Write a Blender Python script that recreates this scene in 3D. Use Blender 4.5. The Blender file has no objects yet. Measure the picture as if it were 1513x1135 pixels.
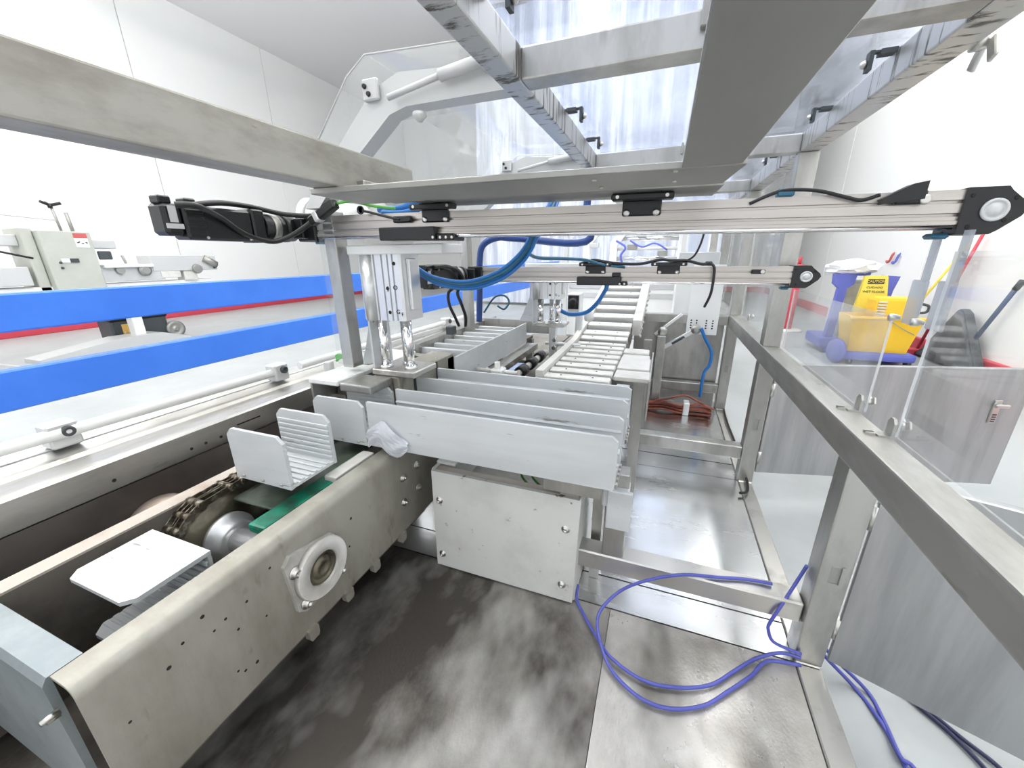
import bpy, bmesh, math, random
from mathutils import Vector, Matrix

random.seed(7)
SC = bpy.context.scene
COL = SC.collection
PI = math.pi
EYE = 1.12                       # eye height above the hall floor; all heights below are given from the eye line
G = Vector((0, 0, EYE))

# ------------------------------------------------------------------ camera, world, lights, exposure
cd = bpy.data.cameras.new('camera')
cam = bpy.data.objects.new('camera', cd)
COL.objects.link(cam)
cd.sensor_width = 36.0
cd.sensor_fit = 'HORIZONTAL'
cd.lens = 572.0 / 1513.0 * 36.0
cd.clip_start = 0.02
cd.clip_end = 200
RW = Matrix(((0.93498646, -0.09980868, 0.34035062),
             (0.35447640, 0.29573335, -0.88706723),
             (-0.01211602, 0.95004211, 0.31188650)))
M4 = RW.to_4x4()
M4.translation = G
cam.matrix_world = M4
SC.camera = cam

w = bpy.data.worlds.new('hall_air')
SC.world = w
w.use_nodes = True
bg = w.node_tree.nodes['Background']
bg.inputs[0].default_value = (0.96, 0.98, 1.0, 1)
bg.inputs[1].default_value = 1.0

SC.view_settings.view_transform = 'Standard'
SC.view_settings.look = 'None'
SC.view_settings.gamma = 1.0
SC.view_settings.use_curve_mapping = False
SC.view_settings.exposure = 0.48

# ------------------------------------------------------------------ materials
def mat(name, col, rough=0.5, metal=0.0, col2=None, scale=6.0, stretch=(1, 1, 1), lo=0.42, hi=0.62,
        rough2=None, bump=0.0, bscale=None, col3=None, scale3=40.0, lo3=0.62, hi3=0.7, spec=0.5, distort=0.0):
    m = bpy.data.materials.new(name)
    m.use_nodes = True
    nt = m.node_tree
    p = nt.nodes['Principled BSDF']
    p.inputs['Base Color'].default_value = (*col, 1)
    p.inputs['Roughness'].default_value = rough
    p.inputs['Metallic'].default_value = metal
    p.inputs['Specular IOR Level'].default_value = spec
    if col2 is None and bump == 0 and col3 is None:
        return m
    tc = nt.nodes.new('ShaderNodeTexCoord')
    mp = nt.nodes.new('ShaderNodeMapping')
    mp.inputs['Scale'].default_value = stretch
    nt.links.new(tc.outputs['Object'], mp.inputs['Vector'])
    def noise(sc, det=6.0):
        n = nt.nodes.new('ShaderNodeTexNoise')
        n.inputs['Scale'].default_value = sc
        n.inputs['Detail'].default_value = det
        n.inputs['Roughness'].default_value = 0.62
        n.inputs['Distortion'].default_value = distort
        nt.links.new(mp.outputs['Vector'], n.inputs['Vector'])
        return n
    def ramp(n, lo, hi):
        r = nt.nodes.new('ShaderNodeMapRange')
        r.inputs['From Min'].default_value = lo
        r.inputs['From Max'].default_value = hi
        nt.links.new(n.outputs['Fac'], r.inputs['Value'])
        return r
    last = None
    if col2 is not None:
        r = ramp(noise(scale), lo, hi)
        mx = nt.nodes.new('ShaderNodeMix')
        mx.data_type = 'RGBA'
        mx.inputs['A'].default_value = (*col, 1)
        mx.inputs['B'].default_value = (*col2, 1)
        nt.links.new(r.outputs['Result'], mx.inputs['Factor'])
        last = mx
        if rough2 is not None:
            mr = nt.nodes.new('ShaderNodeMapRange')
            mr.inputs['To Min'].default_value = rough
            mr.inputs['To Max'].default_value = rough2
            nt.links.new(r.outputs['Result'], mr.inputs['Value'])
            nt.links.new(mr.outputs['Result'], p.inputs['Roughness'])
    if col3 is not None:
        r3 = ramp(noise(scale3, 3.0), lo3, hi3)
        mx3 = nt.nodes.new('ShaderNodeMix')
        mx3.data_type = 'RGBA'
        if last is not None:
            nt.links.new(last.outputs['Result'], mx3.inputs['A'])
        else:
            mx3.inputs['A'].default_value = (*col, 1)
        mx3.inputs['B'].default_value = (*col3, 1)
        nt.links.new(r3.outputs['Result'], mx3.inputs['Factor'])
        last = mx3
    if last is not None:
        nt.links.new(last.outputs['Result'], p.inputs['Base Color'])
    if bump:
        b = nt.nodes.new('ShaderNodeBump')
        b.inputs['Strength'].default_value = bump
        b.inputs['Distance'].default_value = 0.01
        nt.links.new(noise(bscale or scale).outputs['Fac'], b.inputs['Height'])
        nt.links.new(b.outputs['Normal'], p.inputs['Normal'])
    return m

def clear(name, tint, haze_col, haze, rough=0.12, scratch=0.0, scale=5.0, stretch=(1, 1, 1)):
    """clear plastic sheet: see-through with a thin milky haze and a soft gloss"""
    m = bpy.data.materials.new(name)
    m.use_nodes = True
    nt = m.node_tree
    nt.nodes.remove(nt.nodes['Principled BSDF'])
    out = nt.nodes['Material Output']
    tr = nt.nodes.new('ShaderNodeBsdfTransparent')
    tr.inputs[0].default_value = (*tint, 1)
    df = nt.nodes.new('ShaderNodeBsdfDiffuse')
    df.inputs[0].default_value = (*haze_col, 1)
    tl = nt.nodes.new('ShaderNodeBsdfTranslucent')
    tl.inputs[0].default_value = (*haze_col, 1)
    gl = nt.nodes.new('ShaderNodeBsdfGlossy')
    gl.inputs['Roughness'].default_value = rough
    m0 = nt.nodes.new('ShaderNodeMixShader')
    nt.links.new(df.outputs[0], m0.inputs[1])
    nt.links.new(tl.outputs[0], m0.inputs[2])
    m1 = nt.nodes.new('ShaderNodeMixShader')
    nt.links.new(tr.outputs[0], m1.inputs[1])
    nt.links.new(m0.outputs[0], m1.inputs[2])
    m1.inputs[0].default_value = haze
    if scratch:
        tc = nt.nodes.new('ShaderNodeTexCoord')
        mp = nt.nodes.new('ShaderNodeMapping')
        mp.inputs['Scale'].default_value = stretch
        nt.links.new(tc.outputs['Object'], mp.inputs['Vector'])
        n = nt.nodes.new('ShaderNodeTexNoise')
        n.inputs['Scale'].default_value = scale
        n.inputs['Detail'].default_value = 8
        n.inputs['Roughness'].default_value = 0.7
        nt.links.new(mp.outputs['Vector'], n.inputs['Vector'])
        r = nt.nodes.new('ShaderNodeMapRange')
        r.inputs['From Min'].default_value = 0.4
        r.inputs['From Max'].default_value = 0.65
        r.inputs['To Min'].default_value = haze * (1 - scratch)
        r.inputs['To Max'].default_value = min(1, haze * (1 + scratch))
        nt.links.new(n.outputs['Fac'], r.inputs['Value'])
        nt.links.new(r.outputs['Result'], m1.inputs[0])
    m2 = nt.nodes.new('ShaderNodeMixShader')
    fr = nt.nodes.new('ShaderNodeLayerWeight')
    fr.inputs[0].default_value = 0.12
    fm = nt.nodes.new('ShaderNodeMath')
    fm.operation = 'MULTIPLY'
    fm.inputs[1].default_value = 0.35
    nt.links.new(fr.outputs['Fresnel'], fm.inputs[0])
    nt.links.new(fm.outputs[0], m2.inputs[0])
    nt.links.new(m1.outputs[0], m2.inputs[1])
    nt.links.new(gl.outputs[0], m2.inputs[2])
    nt.links.new(m2.outputs[0], out.inputs[0])
    return m

def lamp_mat(name, col, strength):
    m = bpy.data.materials.new(name)
    m.use_nodes = True
    p = m.node_tree.nodes['Principled BSDF']
    p.inputs['Emission Color'].default_value = (*col, 1)
    p.inputs['Emission Strength'].default_value = strength
    return m

WALL = mat('white_wall_panel', (0.90, 0.91, 0.90), 0.45)
CEIL = mat('white_ceiling', (0.93, 0.93, 0.93), 0.6)
FLOOR = mat('pale_resin_floor', (0.45, 0.475, 0.48), 0.38, col2=(0.36, 0.385, 0.39), scale=1.2, lo=0.4, hi=0.7,
            col3=(0.40, 0.40, 0.37), scale3=5.0, lo3=0.62, hi3=0.8)
REDP = mat('red_paint', (0.62, 0.06, 0.09), 0.5)
SEAM = mat('grey_sealant', (0.55, 0.56, 0.56), 0.7)
STEEL = mat('brushed_stainless', (0.52, 0.515, 0.49), 0.34, 1.0, col2=(0.40, 0.395, 0.37), scale=9, stretch=(1, 1, 0.35),
            rough2=0.46, col3=(0.26, 0.24, 0.21), scale3=13, lo3=0.64, hi3=0.80, bump=0.05, bscale=60)
STEELL = mat('brushed_stainless_tube', (0.60, 0.595, 0.57), 0.36, 1.0, col2=(0.45, 0.44, 0.41), scale=7, stretch=(1, 0.3, 1),
             rough2=0.5, col3=(0.27, 0.25, 0.21), scale3=22, lo3=0.64, hi3=0.78, bump=0.05, bscale=50)
DRIP = mat('drip_stained_stainless', (0.60, 0.60, 0.58), 0.38, 0.9, col2=(0.16, 0.15, 0.13), scale=16, stretch=(1, 3.0, 0.25),
           lo=0.54, hi=0.64, rough2=0.6)
BEAM = mat('stained_grey_beam', (0.42, 0.41, 0.37), 0.5, 0.45, col2=(0.30, 0.285, 0.25), scale=16, stretch=(1, 0.4, 1),
           col3=(0.13, 0.10, 0.08), scale3=60, lo3=0.70, hi3=0.76)
DULL = mat('dull_steel_plate', (0.40, 0.40, 0.375), 0.5, 0.85, col2=(0.34, 0.335, 0.31), scale=4, stretch=(1, 0.3, 1))
BASE = mat('oily_base_plate', (0.060, 0.054, 0.046), 0.42, 0.4, col2=(0.44, 0.42, 0.385), scale=2.6, stretch=(1.5, 0.8, 1), lo=0.43, hi=0.78,
           rough2=0.25, col3=(0.66, 0.65, 0.62), scale3=3.4, lo3=0.50, hi3=0.86, bump=0.18, bscale=110)  # pale blotches paint wet reflections into the colour
BASEW = mat('worn_base_plate', (0.27, 0.255, 0.225), 0.38, 0.45, col2=(0.58, 0.565, 0.53), scale=3, stretch=(1.3, 0.9, 1), lo=0.36, hi=0.64,
            rough2=0.26, col3=(0.11, 0.10, 0.08), scale3=3.6, lo3=0.50, hi3=0.74, bump=0.15, bscale=110)
SHEET = mat('polished_sheet', (0.84, 0.86, 0.87), 0.16, 1.0, col2=(0.76, 0.77, 0.77), scale=3, stretch=(0.4, 2, 1),
            rough2=0.28)
EDGE = mat('worn_edge_strip', (0.60, 0.59, 0.56), 0.35, 0.9, col2=(0.25, 0.23, 0.20), scale=6, lo=0.52, hi=0.75)
DOOR = mat('satin_steel_door', (0.46, 0.47, 0.475), 0.42, 0.85, col2=(0.37, 0.38, 0.385), scale=5, stretch=(3, 3, 0.3),
           rough2=0.5, col3=(0.33, 0.32, 0.31), scale3=3, lo3=0.6, hi3=0.9)
CREAM = mat('weathered_channel_steel', (0.40, 0.39, 0.34), 0.42, 0.4, col2=(0.27, 0.25, 0.205), scale=5, stretch=(1, 1.3, 0.5), lo=0.42, hi=0.70,
            col3=(0.13, 0.10, 0.06), scale3=14, lo3=0.63, hi3=0.82, bump=0.08, bscale=80)
ENDP = mat('blue_grey_end_plate', (0.34, 0.38, 0.395), 0.45, 0.45, col2=(0.27, 0.31, 0.325), scale=8)
RUSTY = mat('rusty_top_flange', (0.50, 0.455, 0.41), 0.5, 0.4, col2=(0.36, 0.26, 0.19), scale=7, lo=0.5, hi=0.75)
TRAY = mat('white_aluminium', (0.66, 0.685, 0.70), 0.40, 0.2, col2=(0.57, 0.595, 0.61), scale=4, stretch=(0.3, 1, 2),
           col3=(0.30, 0.29, 0.27), scale3=30, lo3=0.66, hi3=0.74)
FLG = mat('grey_white_casting', (0.52, 0.515, 0.49), 0.4, 0.2, col2=(0.40, 0.385, 0.35), scale=14)
WHITE = mat('white_machine_paint', (0.66, 0.67, 0.65), 0.4, 0.05, col2=(0.54, 0.54, 0.50), scale=6, lo=0.5, hi=0.8,
            col3=(0.16, 0.14, 0.12), scale3=24, lo3=0.67, hi3=0.73)
PALE = mat('pale_clean_paint', (0.80, 0.81, 0.80), 0.4)
SLAT = mat('ivory_slat', (0.70, 0.69, 0.65), 0.38, 0.1, col2=(0.52, 0.51, 0.47), scale=9, lo=0.5, hi=0.8)
ALU = mat('warm_extruded_aluminium', (0.56, 0.525, 0.49), 0.34, 0.8, col2=(0.48, 0.45, 0.42), scale=5, stretch=(0.2, 4, 4))
ALUW = mat('bright_extruded_aluminium', (0.76, 0.77, 0.78), 0.33, 0.7)
CHROME = mat('chrome_rod', (0.80, 0.80, 0.80), 0.1, 1.0)
BLACK = mat('black_anodised', (0.007, 0.008, 0.009), 0.34)
RUBBER = mat('black_cable', (0.008, 0.008, 0.009), 0.4)
DARKG = mat('charcoal_plastic', (0.05, 0.06, 0.065), 0.5)
GLABEL = mat('silver_type_plate', (0.55, 0.56, 0.57), 0.4, 0.3)
BOLT = mat('zinc_bolt', (0.62, 0.61, 0.58), 0.3, 1.0)
HOLE = mat('dark_hole', (0.015, 0.012, 0.01), 0.8)
BLUEH = mat('blue_air_hose', (0.02, 0.17, 0.50), 0.32)
TEALH = mat('teal_air_hose', (0.02, 0.12, 0.20), 0.35)
NAVY = mat('violet_blue_hose', (0.085, 0.10, 0.42), 0.35)
BLUE = mat('blue_guard_board', (0.045, 0.19, 0.76), 0.35, col2=(0.055, 0.22, 0.82), scale=2)
GREEN = mat('green_guide_plastic', (0.0, 0.22, 0.13), 0.3, col2=(0.02, 0.03, 0.02), scale=6, lo=0.50, hi=0.66)
GREEND = mat('oily_green_belt', (0.035, 0.05, 0.035), 0.4, col2=(0.09, 0.11, 0.085), scale=9)
CHAINM = mat('oily_chain', (0.12, 0.10, 0.075), 0.35, 0.8, col2=(0.42, 0.39, 0.33), scale=45, lo=0.5, hi=0.66)
DRUM = mat('oily_drum', (0.20, 0.18, 0.13), 0.35, 0.7, col2=(0.06, 0.05, 0.04), scale=9, lo=0.42, hi=0.62)
PIT = mat('dark_pan', (0.15, 0.135, 0.115), 0.55, 0.2, col2=(0.085, 0.075, 0.065), scale=7)  # dark tone also paints the shade in gaps and hollows
BROWN = mat('shade_brown_web', (0.12, 0.105, 0.095), 0.5, 0.3, col2=(0.075, 0.062, 0.055), scale=3)  # dark tone paints the shade inside the left gap
RAG = mat('white_paper_rag', (0.86, 0.88, 0.92), 0.8)
YEL = mat('yellow_plastic', (0.92, 0.58, 0.03), 0.4)
YELP = mat('pale_yellow_sign', (0.88, 0.74, 0.12), 0.4)
BLUEP = mat('blue_purple_plastic', (0.12, 0.15, 0.55), 0.45)
GREYC = mat('grey_cloth', (0.11, 0.125, 0.135), 0.8, col2=(0.045, 0.05, 0.055), scale=7)
SAGE = mat('sage_grey_enamel', (0.50, 0.52, 0.47), 0.45, col2=(0.46, 0.48, 0.43), scale=3)
LGREY = mat('light_grey_enamel', (0.58, 0.59, 0.59), 0.42, 0.2)
AMBER = mat('amber_sticker', (0.82, 0.50, 0.13), 0.5)
INK = mat('black_ink', (0.03, 0.03, 0.03), 0.7)
REDINK = mat('red_ink', (0.55, 0.10, 0.10), 0.6)
COPPER = mat('red_brown_tubing', (0.30, 0.075, 0.045), 0.35, col2=(0.16, 0.05, 0.03), scale=20)
GREENC = mat('green_wire', (0.10, 0.42, 0.06), 0.4)
CURT = mat('pale_blue_plastic_curtain', (0.52, 0.57, 0.68), 0.3, col2=(0.80, 0.84, 0.91), scale=1.6, stretch=(3, 1, 0.12),
           lo=0.45, hi=0.62, bump=0.7, bscale=6, col3=(0.42, 0.47, 0.60), scale3=9, lo3=0.5, hi3=0.75)  # lighter vertical streaks paint the bright folds into the colour
LIGHT = lamp_mat('added_lamp_tube', (1, 0.985, 0.96), 14.0)  # glow for lamps added out of view to brighten the hall
PANE = clear('clear_guard_sheet', (0.97, 0.98, 0.98), (0.90, 0.92, 0.94), 0.09, 0.08, 0.7, 2.5, (1, 1, 0.4))
ROOFP = clear('scratched_roof_sheet', (0.93, 0.95, 1.0), (0.80, 0.85, 0.95), 0.09, 0.12, 0.9, 14.0, (1, 0.35, 1))
HOODP = clear('clear_hood_sheet', (0.97, 0.98, 0.98), (0.92, 0.93, 0.94), 0.10, 0.05)
PANEC = clear('clean_guard_sheet', (0.985, 0.99, 0.99), (0.9, 0.92, 0.94), 0.02, 0.03)
TABP = clear('smoky_acrylic_tab', (0.80, 0.82, 0.85), (0.60, 0.63, 0.67), 0.42, 0.1)
PEDGE = clear('bright_sheet_edge', (0.95, 0.96, 0.97), (0.95, 0.97, 0.98), 0.45, 0.1)

# ------------------------------------------------------------------ mesh helpers
def B():
    return bmesh.new()

def box(bm, x0, x1, y0, y1, z0, z1, bev=0.0, seg=1):
    r = bmesh.ops.create_cube(bm, size=1.0)
    vs = r['verts']
    for v in vs:
        v.co = Vector(((x0 + x1) / 2 + v.co.x * (x1 - x0), (y0 + y1) / 2 + v.co.y * (y1 - y0), (z0 + z1) / 2 + v.co.z * (z1 - z0)))
    if bev:
        es = set()
        for v in vs:
            es.update(v.link_edges)
        bmesh.ops.bevel(bm, geom=list(es), offset=bev, segments=seg, affect='EDGES', profile=0.6)
    return bm

def obox(bm, c, size, rot=None, bev=0.0):
    r = bmesh.ops.create_cube(bm, size=1.0)
    vs = r['verts']
    R = rot or Matrix.Identity(3)
    for v in vs:
        v.co = R @ Vector((v.co.x * size[0], v.co.y * size[1], v.co.z * size[2])) + Vector(c)
    if bev:
        es = set()
        for v in vs:
            es.update(v.link_edges)
        bmesh.ops.bevel(bm, geom=list(es), offset=bev, segments=1, affect='EDGES')
    return bm

def frame_of(d):
    d = Vector(d).normalized()
    up = Vector((0, 0, 1)) if abs(d.z) < 0.95 else Vector((1, 0, 0))
    a = d.cross(up).normalized()
    return a, a.cross(d).normalized(), d

def bar(bm, p0, p1, w_, h_, bev=0.0):
    """rectangular bar from p0 to p1; w_ sideways, h_ upward"""
    p0, p1 = Vector(p0), Vector(p1)
    a, b, d = frame_of(p1 - p0)
    R = Matrix((a, d, b)).transposed()
    return obox(bm, (p0 + p1) / 2, (w_, (p1 - p0).length, h_), R, bev)

def cyl(bm, p0, p1, r0, r1=None, seg=20, cap=True):
    p0, p1 = Vector(p0), Vector(p1)
    r1 = r0 if r1 is None else r1
    a, b, d = frame_of(p1 - p0)
    rings = []
    for p, r in ((p0, r0), (p1, r1)):
        rings.append([bm.verts.new(p + (a * math.cos(t) + b * math.sin(t)) * r) for t in [2 * PI * i / seg for i in range(seg)]])
    for i in range(seg):
        j = (i + 1) % seg
        f = bm.faces.new((rings[0][i], rings[0][j], rings[1][j], rings[1][i]))
        f.smooth = True
    if cap:
        bm.faces.new(list(reversed(rings[0])))
        bm.faces.new(rings[1])
    return bm

def lathe(bm, c, axis, prof, seg=28):
    """prof: list of (distance along axis, radius)"""
    c = Vector(c)
    a, b, d = frame_of(axis)
    rings = []
    for s, r in prof:
        rings.append([bm.verts.new(c + d * s + (a * math.cos(2 * PI * i / seg) + b * math.sin(2 * PI * i / seg)) * max(r, 1e-4)) for i in range(seg)])
    for k in range(len(rings) - 1):
        for i in range(seg):
            j = (i + 1) % seg
            f = bm.faces.new((rings[k][i], rings[k][j], rings[k + 1][j], rings[k + 1][i]))
            f.smooth = True
    bm.faces.new(list(reversed(rings[0])))
    bm.faces.new(rings[-1])
    return bm

def prism(bm, pts, axis, a, b):
    """closed outline pts (2-D) swept along an axis: 'x' -> pts are (y,z); 'y' -> (x,z); 'z' -> (x,y)"""
    def P(p, t):
        return {'x': (t, p[0], p[1]), 'y': (p[0], t, p[1]), 'z': (p[0], p[1], t)}[axis]
    A = [bm.verts.new(P(p, a)) for p in pts]
    C = [bm.verts.new(P(p, b)) for p in pts]
    n = len(pts)
    for i in range(n):
        j = (i + 1) % n
        bm.faces.new((A[i], A[j], C[j], C[i]))
    bm.faces.new(list(reversed(A)))
    bm.faces.new(C)
    bmesh.ops.recalc_face_normals(bm, faces=bm.faces)
    return bm

def smooth_path(pts, n=6):
    P = [Vector(p) for p in pts]
    if len(P) < 3:
        return P
    out = []
    for i in range(len(P) - 1):
        p0, p1, p2, p3 = P[max(i - 1, 0)], P[i], P[i + 1], P[min(i + 2, len(P) - 1)]
        for k in range(n):
            t = k / n
            out.append(0.5 * ((2 * p1) + (p2 - p0) * t + (2 * p0 - 5 * p1 + 4 * p2 - p3) * t * t + (3 * p1 - p0 - 3 * p2 + p3) * t ** 3))
    out.append(P[-1])
    return out

def tube(bm, pts, r, seg=8, n=6, raw=False):
    P = [Vector(p) for p in pts] if raw else smooth_path(pts, n)
    rings = []
    a = None
    for i, p in enumerate(P):
        d = (P[min(i + 1, len(P) - 1)] - P[max(i - 1, 0)]).normalized()
        if a is None:
            a, b, _ = frame_of(d)
        else:
            a = (a - d * a.dot(d)).normalized()
        b = d.cross(a)
        rings.append([bm.verts.new(p + (a * math.cos(2 * PI * k / seg) + b * math.sin(2 * PI * k / seg)) * r) for k in range(seg)])
    for i in range(len(rings) - 1):
        for k in range(seg):
            j = (k + 1) % seg
            f = bm.faces.new((rings[i][k], rings[i][j], rings[i + 1][j], rings[i + 1][k]))
            f.smooth = True
    bm.faces.new(list(reversed(rings[0])))
    bm.faces.new(rings[-1])
    return bm

ROOT = {}
def thing(name, label, cat, loc=(0, 0, 0), group=None, kind=None):
    o = bpy.data.objects.new(name, None)
    COL.objects.link(o)
    o.empty_display_size = 0.05
    o.location = Vector(loc) + G
    o['label'] = label
    o['category'] = cat
    if group: o['group'] = group
    ROOT[o.name] = Vector(loc)
    return o

def base_of(o):
    while o.parent: o = o.parent
    return ROOT.get(o.name, Vector())

SPLIT = {'sheet_edge', 'leg', 'sub_frame', 'shelf_rivets', 'crossbar_clip', 'drilled_hole', 'hinge', 'cover_cheek', 'block_joint',
         'fitting_block', 'foot', 'sensor', 'link_pivot', 'link_arm', 'hole', 'port', 'cap_hole', 'motor_screw', 'carriage_screw', 'bracket_screw',
         'rivet', 'slat_screw', 'roller_disc', 'adjuster_screw', 'push_button', 'air_line', 'wringer_slot', 'sensor_cable', 'hinge_screw',
         'green_wire', 'bridge_leg', 'front_block', 'motor_cable', 'leg_bracket', 'plug_socket', 'type_plate', 'lock_marks', 'label_marks', 'spring_pin', 'inner_tube', 'white_duct'}

def islands(bm):
    seen, out = set(), []
    for v in bm.verts:
        if v in seen: continue
        st, comp = [v], []
        seen.add(v)
        while st:
            q = st.pop(); comp.append(q)
            for e in q.link_edges:
                o = e.other_vert(q)
                if o not in seen: seen.add(o); st.append(o)
        out.append(comp)
    return out

def obj(name, bm, m, parent=None, label=None, kind=None):
    if name in SPLIT and parent:
        isl = islands(bm)
        if len(isl) > 1:
            first = None
            for comp in isl:
                nb = bmesh.new()
                mp = {v: nb.verts.new(v.co) for v in comp}
                for f in {f for v in comp for f in v.link_faces}:
                    nf = nb.faces.new([mp[v] for v in f.verts]); nf.smooth = f.smooth
                o = obj(name, nb, m, parent, label, kind)
                first = first or o
            bm.free()
            return first
    me = bpy.data.meshes.new(name)
    off = base_of(parent) if parent else -G
    bmesh.ops.recalc_face_normals(bm, faces=bm.faces)
    for v in bm.verts: v.co -= off
    bm.to_mesh(me)
    bm.free()
    me.materials.append(m)
    o = bpy.data.objects.new(name, me)
    COL.objects.link(o)
    if name == 'side_channel': me.set_sharp_from_angle(angle=math.radians(32))
    if parent: o.parent = parent
    if label: o['label'] = label
    if kind: o['kind'] = kind
    return o

def single(name, bm, m, label, cat, group=None, kind=None):
    """a thing that is one mesh"""
    o = obj(name, bm, m)
    ROOT[o.name] = -G
    o['label'] = label
    o['category'] = cat
    if group: o['group'] = group
    if kind: o['kind'] = kind
    return o

def struct(name, bm, m):
    o = obj(name, bm, m)
    ROOT[o.name] = -G
    o['kind'] = 'structure'
    return o

def copy_tree(o, parent=None):
    c = o.copy()
    COL.objects.link(c)
    if parent: c.parent = parent
    for ch in list(o.children): copy_tree(ch, c)
    return c

def text(name, s, size, m, parent, pos, rot, depth=0.0008):
    cu = bpy.data.curves.new(name, 'FONT')
    cu.body = s
    cu.size = size
    cu.extrude = depth
    cu.align_x = 'CENTER'
    cu.align_y = 'CENTER'
    t = bpy.data.objects.new(name, cu)
    me = bpy.data.meshes.new_from_object(t)
    bpy.data.objects.remove(t)
    M = Matrix.Translation(Vector(pos) - base_of(parent)) @ rot.to_4x4()
    me.transform(M)
    me.materials.append(m)
    o = bpy.data.objects.new(name, me)
    COL.objects.link(o)
    o.parent = parent
    return o

FACE_Y = Matrix(((1, 0, 0), (0, 0, -1), (0, 1, 0)))          # text that faces -y
FACE_X = Matrix(((0, 0, 1), (1, 0, 0), (0, 1, 0)))           # text that faces +x

def screw(bm, p, d, r=0.007, h=0.006):
    p, d = Vector(p), Vector(d).normalized()
    lathe(bm, p, d, [(0, r * 1.5), (h * 0.25, r * 1.5), (h * 0.25, r), (h, r * 0.9), (h, r * 0.5), (h * 0.5, r * 0.45)], seg=12)
    return bm

# ------------------------------------------------------------------ the hall
FZ = -1.12
struct('floor', box(B(), -9.6, 2.98, -3.0, 14.1, FZ - 0.1, FZ), FLOOR)
wl = struct('wall_left', box(B(), -9.72, -9.58, -3.0, 14.1, FZ, 4.8), SEAM)
for k in range(6):
    y0 = -3.0 + k * 2.85
    obj('panel', box(B(), -9.58, -9.55, y0 + 0.006, y0 + 2.844, FZ, 4.8, 0.004), WALL, wl)
wr = struct('wall_right', box(B(), 2.96, 3.1, -3.0, 14.1, FZ, 4.8), SEAM)
for y0, y1 in ((-3.0, -0.1), (-0.1, 3.1), (3.1, 6.3), (6.3, 9.5), (9.5, 14.1)):
    obj('panel', box(B(), 2.90, 2.96, y0 + 0.007, y1 - 0.007, FZ, 4.8, 0.004), WALL, wr)
wb = struct('wall_back', box(B(), -9.6, 2.98, 14.05, 14.2, FZ, 4.8), SEAM)
for k in range(4):
    obj('panel', box(B(), -9.55 + k * 3.11 + 0.007, -9.55 + (k + 1) * 3.11 - 0.007, 14.0, 14.05, FZ, 4.8, 0.004), WALL, wb)
struct('ceiling', box(B(), -9.72, 3.1, -3.0, 14.2, 4.8, 4.9), CEIL)
struct('baseboard_left', box(B(), -9.55, -9.50, -3.0, 14.0, FZ, FZ + 0.20, 0.01), REDP)
struct('baseboard_right', box(B(), 2.86, 2.90, -3.0, 14.0, FZ, FZ + 0.16, 0.01), REDP)
struct('baseboard_back', box(B(), -9.5, 2.86, 13.96, 14.0, FZ, FZ + 0.16, 0.01), REDP)
for i, x in enumerate((-7.6, -4.6, -1.6, 1.4)):  # unseen lamp rows, added to brighten the walls and ceiling
    for j, y in enumerate((-1.6, 0.6, 3.0, 5.0, 7.8)):
        if (i, j) in ((0, 3), (0, 4), (1, 4)): continue
        t = thing('added_lamp', ('added unseen strip lamp under the ceiling, %s row, %s one from the front' %
                  (('leftmost', 'second', 'third', 'rightmost')[i], ('first', 'second', 'third', 'fourth', 'fifth')[j])), 'added light', (x, y, 4.8), 'added lamps under the ceiling')
        obj('housing', box(B(), x - 0.05, x + 0.05, y - 0.90, y + 0.90, 4.28, 4.32, 0.01), PALE, t)
        obj('diffuser', box(B(), x - 0.12, x + 0.12, y - 0.90, y + 0.90, 4.20, 4.278), LIGHT, t)
        for q in (-0.7, 0.7):
            b = B(); cyl(b, (x, y + q, 4.32), (x, y + q, 4.8), 0.006, seg=6); obj('hanging_rod', b, STEEL, t)

# folded plastic curtain across the far part of the hall
bm = B()
nx, nz = 150, 24
grid = []
for i in range(nx + 1):
    x = -4.25 + 5.25 * i / nx
    col = []
    for k in range(nz + 1):
        z = FZ + 0.06 + (4.72 - FZ - 0.06) * k / nz
        y = 9.0 + 0.05 * math.sin(x * 7.0 + 0.5 * math.sin(z * 1.1)) + 0.022 * math.sin(x * 19 + z * 2.0) + 0.015 * math.sin(z * 5 + x * 3)
        col.append(bm.verts.new((x, y, z)))
    grid.append(col)
for i in range(nx):
    for k in range(nz):
        f = bm.faces.new((grid[i][k], grid[i + 1][k], grid[i + 1][k + 1], grid[i][k + 1]))
        f.smooth = True
cu = thing('strip_curtain', 'pale bluish wrinkled plastic curtain hanging across the far hall', 'curtain', (-1.6, 9.0, FZ))
obj('curtain_sheet', bm, CURT, cu)
obj('curtain_rail', box(B(), -4.35, 1.1, 8.97, 9.03, 4.72, 4.8), STEEL, cu)

# ------------------------------------------------------------------ machine base
PZ = -1.0
mb = thing('floor_platform', 'oil-stained steel platform under the guard frame with bright sheets at the back', 'platform', (-0.4, 1.5, FZ))
obj('base_plate', box(B(), -1.42, -0.052, -0.6, 0.928, PZ - 0.03, PZ), BASE, mb, 'dark oily plate with wet reflections painted as pale patches')
obj('base_plate', box(B(), -0.0505, 0.411, -0.6, 0.928, PZ - 0.03, PZ - 0.0004), BASEW, mb, 'paler worn plate under the hose loops')
obj('sheet', box(B(), -1.42, 0.411, 0.933, 1.048, PZ - 0.03, PZ - 0.001), SHEET, mb)
obj('sheet', box(B(), -1.42, 0.411, 1.052, 1.835, PZ - 0.03, PZ), SHEET, mb)
obj('sheet', box(B(), -1.42, 0.411, 1.840, 1.985, PZ - 0.03, PZ - 0.001), SHEET, mb)
obj('sheet', box(B(), -1.42, 0.411, 1.990, 2.78, PZ - 0.03, PZ), SHEET, mb)
obj('sheet', box(B(), -1.42, 0.411, 2.785, 5.0, PZ - 0.03, PZ), SHEET, mb)
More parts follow.
